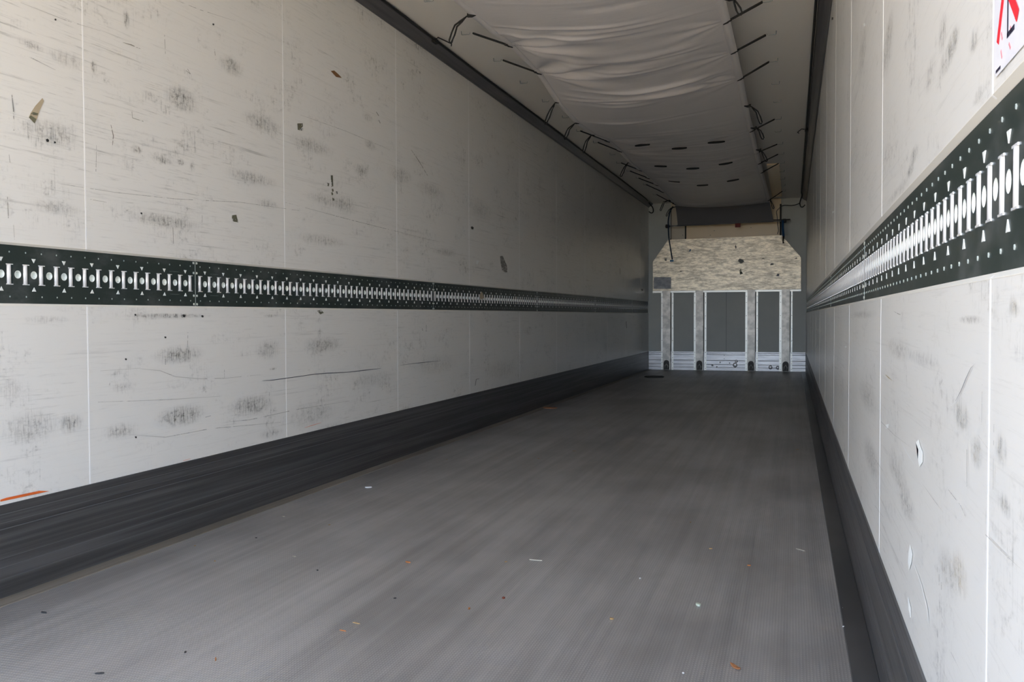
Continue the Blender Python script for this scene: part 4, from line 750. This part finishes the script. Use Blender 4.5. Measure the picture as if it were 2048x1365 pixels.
C_WH = plain('white paper', (0.85, 0.85, 0.86), 0.6); C_PALE = plain('pale straw', (0.46, 0.43, 0.36), 0.6); C_DK = plain('dark crumb', (0.03, 0.03, 0.03), 0.7); C_RD = plain('dark red crumb', (0.22, 0.06, 0.03), 0.7)
C_GN = plain('greenish pale crumb', (0.50, 0.56, 0.46), 0.6)
flake(0, 'paper_scrap', 'torn white paper scrap on the floor near the left kick strip', 'paper scrap', 0.036, 0.024, C_WH, 20, 0.004)
flake(3, 'leaf', 'narrow brown dry leaf lying closest to the camera, lower right of the floor', 'leaf', 0.045, 0.014, C_BR, -50, 0.003, None, 0.004)
flake(4, 'crumb', 'pale greenish crumb on the floor above and left of the brown leaf', 'crumb', 0.016, 0.022, C_GN, 30, 0.006)
flake(2, 'straw', 'pale straw lying crosswise in the middle of the floor', 'straw', 0.045, 0.005, C_PALE, 0, 0.003)
flake(1, 'wood_chip', 'thin orange brown splinter on the floor, left of the pale straw', 'wood chip', 0.026, 0.009, C_OR, 160, 0.003)
flake(5, 'flake', 'pale thin flake on the floor near the right kick strip', 'flake', 0.042, 0.007, C_PALE, -40, 0.002)
flake(6, 'wood_chip', 'tan chip on the floor, left of the pale flake', 'wood chip', 0.014, 0.008, C_TAN, 0, 0.003)
flake(7, 'wood_chip', 'orange tan chip on the floor, nearer the camera than the pale flake', 'wood chip', 0.014, 0.009, C_OR, 10, 0.003)
flake(8, 'wood_chip', 'tan chip on the floor, left of the pale greenish crumb', 'wood chip', 0.014, 0.010, C_TAN, -20, 0.004)
flake(9, 'wood_chip', 'small brown chip on the floor below the orange brown splinter', 'wood chip', 0.007, 0.016, C_OR, 15, 0.003)
flake(10, 'crumb', 'dark red crumb on the floor below the pale straw', 'crumb', 0.010, 0.014, C_RD, 15, 0.004)
flake(21, 'leaf', 'orange brown leaf scrap against the left kick strip far down the floor', 'leaf', 0.17, 0.09, C_BR, 10, 0.006)
flake(15, 'straw', 'pale tan straw on the floor at the front edge, left of centre', 'straw', 0.024, 0.004, C_TAN, -10, 0.002)
flake(32, 'straw', 'bent orange straw on the floor near the lower left of the view', 'straw', 0.022, 0.004, C_OR, -55, 0.003)
flake(33, 'straw', 'thin orange straw on the floor, right of the bent orange straw', 'straw', 0.024, 0.003, C_OR, -10, 0.002)
flake(34, 'twig', 'dark twig on the floor in the lower left corner of the view', 'twig', 0.022, 0.005, C_DK, 30, 0.003)
flake(24, 'crumb', 'black crumb on the floor by the left kick strip, nearest the camera', 'crumb', 0.022, 0.006, C_DK, 0, 0.003)
flake(29, 'paper_scrap', 'faint white scrap on the floor beside the left kick strip, nearer than the torn scrap', 'paper scrap', 0.014, 0.008, C_PALE, 0, 0.002)
flake(25, 'paper_scrap', 'pale fluff scrap on the floor amid the yellow crumbs', 'paper scrap', 0.016, 0.008, C_PALE, -20, 0.002)
flake(36, 'debris', 'dark debris heap in the far left floor corner before the bulkhead', 'debris', 0.30, 0.35, C_DK, 15, 0.012)
for i, lb in ((11, 'tiny tan crumb just left of the pale straw mid floor'), (12, 'tiny tan crumb on the right floor half, farther in than the orange chip'), (19, 'tiny tan crumb near the right kick strip, well inside the trailer'), (20, 'tiny tan crumb in the middle distance at the floor centre'), (22, 'tiny tan crumb in the middle distance close to the left kick strip'), (23, 'tiny tan crumb in the middle distance, left of the centre one'), (26, 'upper of the two close yellow tan crumbs in the left middle floor'), (27, 'yellow tan crumb close by the left kick strip near the camera'), (28, 'yellow tan crumb on the left floor, nearer than the one by the strip')): flake(i, 'crumb', lb, 'crumb', 0.012 if i not in (19, 20, 22, 23) else 0.022, 0.006, C_TAN, 37*i, 0.002, 'tiny tan crumbs on the floor')
for i, lb in ((14, 'tiny dark crumb on the floor left of the small brown chip'), (30, 'tiny dark crumb beside the pale fluff scrap'), (31, 'tiny dark crumb on the left floor, farther in than the fluff scrap'), (35, 'tiny dark crumb on the floor near the lower left twig')): flake(i, 'crumb', lb, 'crumb', 0.011, 0.006, C_DK if i != 30 else C_DK, 29*i, 0.002, 'tiny dark crumbs on the floor')
for i, lb in ((13, 'tiny white crumb on the open floor right of the pale straw'), (16, 'tiny white crumb nearest the camera, left of the brown leaf'), (17, 'farther of two tiny white crumbs along the right floor edge strip'), (18, 'nearer of two tiny white crumbs along the right floor edge strip')): flake(i, 'crumb', lb, 'crumb', 0.007, 0.006, C_WH, 29*i, 0.002, 'tiny white crumbs on the floor')
